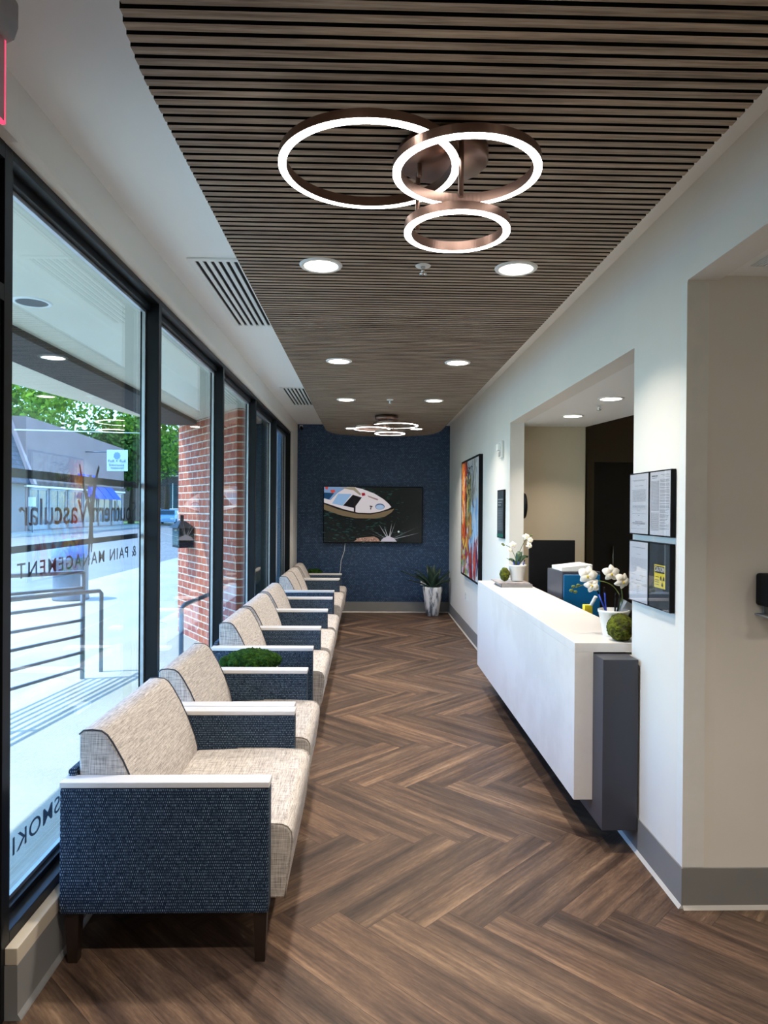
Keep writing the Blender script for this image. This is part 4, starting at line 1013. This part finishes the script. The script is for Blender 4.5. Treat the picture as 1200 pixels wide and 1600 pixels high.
MB().tube([(-1.857, 7.0, GZ), (-1.857, 7.0, .58), (-1.84, 7.06, .615), (-1.745, 7.6, .64), (-1.66, 7.95, .66)], .024, 8).link('rail', M['steel'], t)

# bin by the kerb
t = thing('trash_bin', 'grey domed bin on the sidewalk behind the railing', 'bin', (-5.58, 13.2, GZ))
MB().lathe([(0, 0), (.32, 0), (.33, .04), (.31, .10), (.31, .72), (.34, .74), (.34, .80), (0, .80)], (-5.58, 13.2, GZ), 32).link('body', M['steel'], t)
MB().lathe([(.34, .80), (.34, .90), (.30, 1.02), (.18, 1.12), (0, 1.15)], (-5.58, 13.2, GZ), 32).link('lid', plain('bin_lid', srgb(90, 120, 170), .4), t)

# building across the street
XS = -23.0
def yz(px_, py_, X=XS): Y = -X*F/(573-px_); return Y, 1.6+(793-py_)*Y/F
t = thing('shop_building', 'long brown shop building across the street with a tall blank parapet', 'building', (-27, 56, GZ))
MB().prism([(47.2, GZ), (47.2, 7.7), (56, 7.45), (66, 7.1), (66, GZ)], 'x', XS-8, XS).link('wall', plain('brown_stucco', srgb(150, 126, 118), .85, var=.08, sc=.5), t)
MB().box(XS, XS+.12, 47, 66, 3.05, 3.35).link('fascia', plain('fascia_brown', srgb(84, 66, 60), .7), t)
MB().box(XS, XS+.16, 47, 66, 2.92, 3.05).link('white_trim', M['white'], t)
MB().box(XS, XS+.10, 47.2, 66, 7.3, 7.35).link('ledge', M['beam'], t) if False else None
for i in range(6):
    ya = 47.6+i*3.05
    f = MB().box(XS, XS+.05, ya, ya+2.6, .1, 2.85).link('window', M['winglass'], t)
    MB().box(XS, XS+.10, ya-.06, ya+.06, .05, 2.9).box(XS, XS+.10, ya+2.54, ya+2.66, .05, 2.9).box(XS, XS+.10, ya, ya+2.6, 2.75, 2.9).box(XS, XS+.10, ya, ya+2.6, .0, .35).box(XS, XS+.09, ya+1.26, ya+1.34, .35, 2.75).link('window_frame', plain('shopfront_frame', srgb(150, 150, 146), .6), f)
for i in range(3):
    ya = 57.2+i*1.75; MB().hexa([(XS+.17, ya, 2.45), (XS+1.1, ya, 2.25), (XS+1.1, ya+1.6, 2.25), (XS+.17, ya+1.6, 2.45)], [(XS+.17, ya, 3.3), (XS+.3, ya, 3.25), (XS+.3, ya+1.6, 3.25), (XS+.17, ya+1.6, 3.3)]).link('awning_and_reflection', M['cloudblue'], t)
for i in range(2):  # upper pair models a blue reflection in the glass as solid shapes
    ya = 55.6+i*1.9; MB().hexa([(XS+.01, ya, 3.6), (XS+.7, ya, 3.5), (XS+.7, ya+1.6, 3.5), (XS+.01, ya+1.6, 3.6)], [(XS+.01, ya, 4.25), (XS+.1, ya, 4.2), (XS+.1, ya+1.6, 4.2), (XS+.01, ya+1.6, 4.25)]).link('awning_and_reflection', M['cloudblue'], t)
t = thing('shingled_building', 'grey shingled mansard roof building at the left edge across the street', 'building', (-27, 40, GZ))
MB().box(XS-8, XS, 30, 47.1, GZ, 3.1).link('wall', plain('grey_wall', srgb(120, 118, 116), .8), t)
MB().prism([(XS-8, 3.1), (XS+.5, 3.1), (XS-1.2, 7.6), (XS-8, 7.6)], 'y', 30, 47.1).link('mansard_roof', M['shingle'], t)
MB().prism([(XS-1.2, 7.6), (XS+.5, 3.1), (XS+.75, 3.1), (XS-1.0, 7.7)], 'y', 46.9, 47.25).link('roof_edge', plain('pink_trim', srgb(190, 160, 152), .7), t)
# hanging sign
t = thing('shop_sign', 'square white shop sign projecting from the brown building', 'sign', (-20.4, 57, 4.5))
bx(-21.25, -19.6, 57.0, 57.15, 4.55, 6.28).link('panel', plain('sign_white', srgb(224, 240, 240), .5), t)
MB().tube([(XS, 57.08, 6.1), (-21.25, 57.08, 6.1)], .05, 8).link('bracket', M['steel'], t)
a = Art((-21.25, 56.999, 4.55), (1.65, 0, 0), (0, 0, 1.73), (0, -1, 0), .001)
for i in range(9): th = i*.7; a.ell(.5+.09*math.cos(th), .72+.10*math.sin(th), .09, .06, srgb(130, 170, 190), 10, th)
a.rect(.2, .13, .85, .155, srgb(70, 110, 120)); a.rect(.25, .09, .8, .105, srgb(110, 150, 160)); a.link('emblem', M['ink'], t)
tm = plain('sign_teal', srgb(50, 90, 100), .6)
text('sign_text', 'Full + Full', .3, frame_mtx((-21.25+.13, 56.985, 5.27), (1, 0, 0), (0, 0, 1)), tm, t, width=1.4, ext=.005, bold=True)
text('sign_text', 'Insurance', .25, frame_mtx((-21.25+.22, 56.985, 4.96), (1, 0, 0), (0, 0, 1)), tm, t, width=1.2, ext=.005, bold=True)
# small street sign
t = thing('parking_sign', 'small white parking sign on a thin post at the far kerb', 'sign', (-21.4, 44.8, GZ))
MB().tube([(-21.4, 44.8, GZ), (-21.4, 44.8, 2.2)], .04, 6).link('post', M['steel'], t); bx(-21.62, -21.18, 44.72, 44.76, 1.6, 2.2).link('plate', M['white'], t)
tag(MB().tube([(-14.9+(-.0)*k, 30+5*k, 4.9+.5*k-.02*k*(9-k)) if False else (-15.1-.9*k, 30+5*k, 4.88+.52*k) for k in range(9)], .03, 5).link('power_line', M['white']), 'pale overhead wire crossing in front of the shop building', 'wire')
# brick building and car far down the street
t = thing('brick_building', 'dark brick building with tall arched windows far down the street', 'building', (-26, 92, GZ))
bx(-34, -20.5, 86, 100, GZ, 11).link('wall', M['farbrick'], t)
for i in range(3):
    for z in (1.5, 5.6):
        xx = -26.6+i*2.1; f = MB().prism([(xx, z), (xx+1.1, z), (xx+1.1, z+2.6), (xx+.9, z+3.0), (xx+.55, z+3.15), (xx+.2, z+3.0), (xx, z+2.6)], 'y', 85.93, 86.02).link('window', M['winglass'], t)
        MB().box(xx-.12, xx+1.22, 85.88, 86, z-.15, z).box(xx+.5, xx+.6, 85.9, 85.95, z, z+3.1).link('window_frame', M['white'], f)
def car(label, x, y, rz):
    t = thing('parked_car', label, 'car', (x, y, GZ-.06), rz)
    bd = [(-2.2, .35), (-2.25, .75), (-2.1, 1.0), (-1.5, 1.08), (-.9, 1.55), (.9, 1.6), (1.6, 1.1), (2.15, 1.0), (2.3, .7), (2.25, .35)]
    MB().prism([(p, q) for p, q in bd], 'x', -.9, .9).link('body', plain('car_paint', srgb(150, 190, 214), .25), t, world=False, bevel=.08, seg=3)
    MB().prism([(-1.38, 1.12), (-.86, 1.48), (.86, 1.53), (1.45, 1.13)], 'x', -.915, .915).link('side_window', M['winglass'], t, world=False)
    MB().hexa([(-.75, -1.56, 1.10), (.75, -1.56, 1.10), (.75, -1.50, 1.10), (-.75, -1.50, 1.10)], [(-.7, -.98, 1.52), (.7, -.98, 1.52), (.7, -.92, 1.52), (-.7, -.92, 1.52)]).link('windscreen', M['winglass'], t, world=False)
    for sx in (-1, 1):
        for sy in (-1.4, 1.4):
            o = MB().lathe([(0, -.1), (.33, -.1), (.34, 0), (.33, .1), (0, .1)], (0, 0, 0), 24).link('wheel', M['blackm'], t, world=False); o.rotation_euler = (0, PI/2, 0); o.location = (sx*.84, sy, .34)
        MB().box(sx*.6-.16, sx*.6+.16, -2.27, -2.2, .62, .78).link('headlight', M['white'], t, world=False)
car('light blue car parked far down the street beside the brick pier', -20.3, 71.5, math.radians(8))

# trees
def tree(label, x, y, r, h, seed, mat, n=6500, ls=.26):
    R = random.Random(seed); t = thing('leafy_tree', label, 'tree', (x, y, GZ), group='trees behind the shop building')
    MB().tube([(x, y, GZ), (x+.2, y, h*.35), (x, y+.2, h*.7)], [.35, .28, .12], 10).link('trunk', M['bark'], t)
    mb = MB(); rl = mb.bm.loops.layers.float_color.new('rnd'); C = [(Vector((R.gauss(0, r*.42), R.gauss(0, r*.42), R.uniform(-r*.5, r*.55))), R.uniform(.32, .55)*r) for _ in range(16)]
    for i in range(n):
        c, cr = R.choice(C); d = Vector((R.gauss(0, 1), R.gauss(0, 1), R.gauss(0, 1))).normalized(); p = Vector((x, y, h-r*.6))+c+d*cr*R.uniform(.8, 1.05)
        a_ = Vector((R.gauss(0, 1), R.gauss(0, 1), R.gauss(0, 1))).normalized(); b_ = a_.cross(d+Vector((.01, .02, .3))).normalized(); s_ = ls*R.uniform(.6, 1.3)
        f = mb.face([p-a_*s_, p-b_*s_*.6, p+a_*s_, p+b_*s_*.6])
        k = R.random()
        for l in f.loops: l[rl] = (k, k, k, 1)
    mb.link('crown', mat, t)
tree('tall bright green tree left behind the shingled roof', -32, 46, 6.5, 15, 1, M['leaves'])
tree('bright green tree rising behind the middle of the shop building', -35, 58, 7.5, 16, 2, M['leaves'])
tree('bright green tree behind the right end of the shop building', -33, 70, 7.5, 15, 3, M['leaves'])
tree('green tree standing just past the end of the shop building', -25, 74, 5.5, 11.5, 4, M['leaves'])
tree('dark green tree in the gap beside the shop sign', -25.5, 69.5, 3.6, 8.0, 5, M['leavesdark'])
tree('dark green tree farthest left behind the rooftops', -44, 48, 8, 17, 6, M['leavesdark'])
tree('tall pale green tree far behind the shop roofs', -48, 72, 10, 19, 7, M['leaves'])
tree('small leafy tree in front of the far brick building', -24.2, 84, 2.0, 9, 8, M['leaves'], 1500, .2)
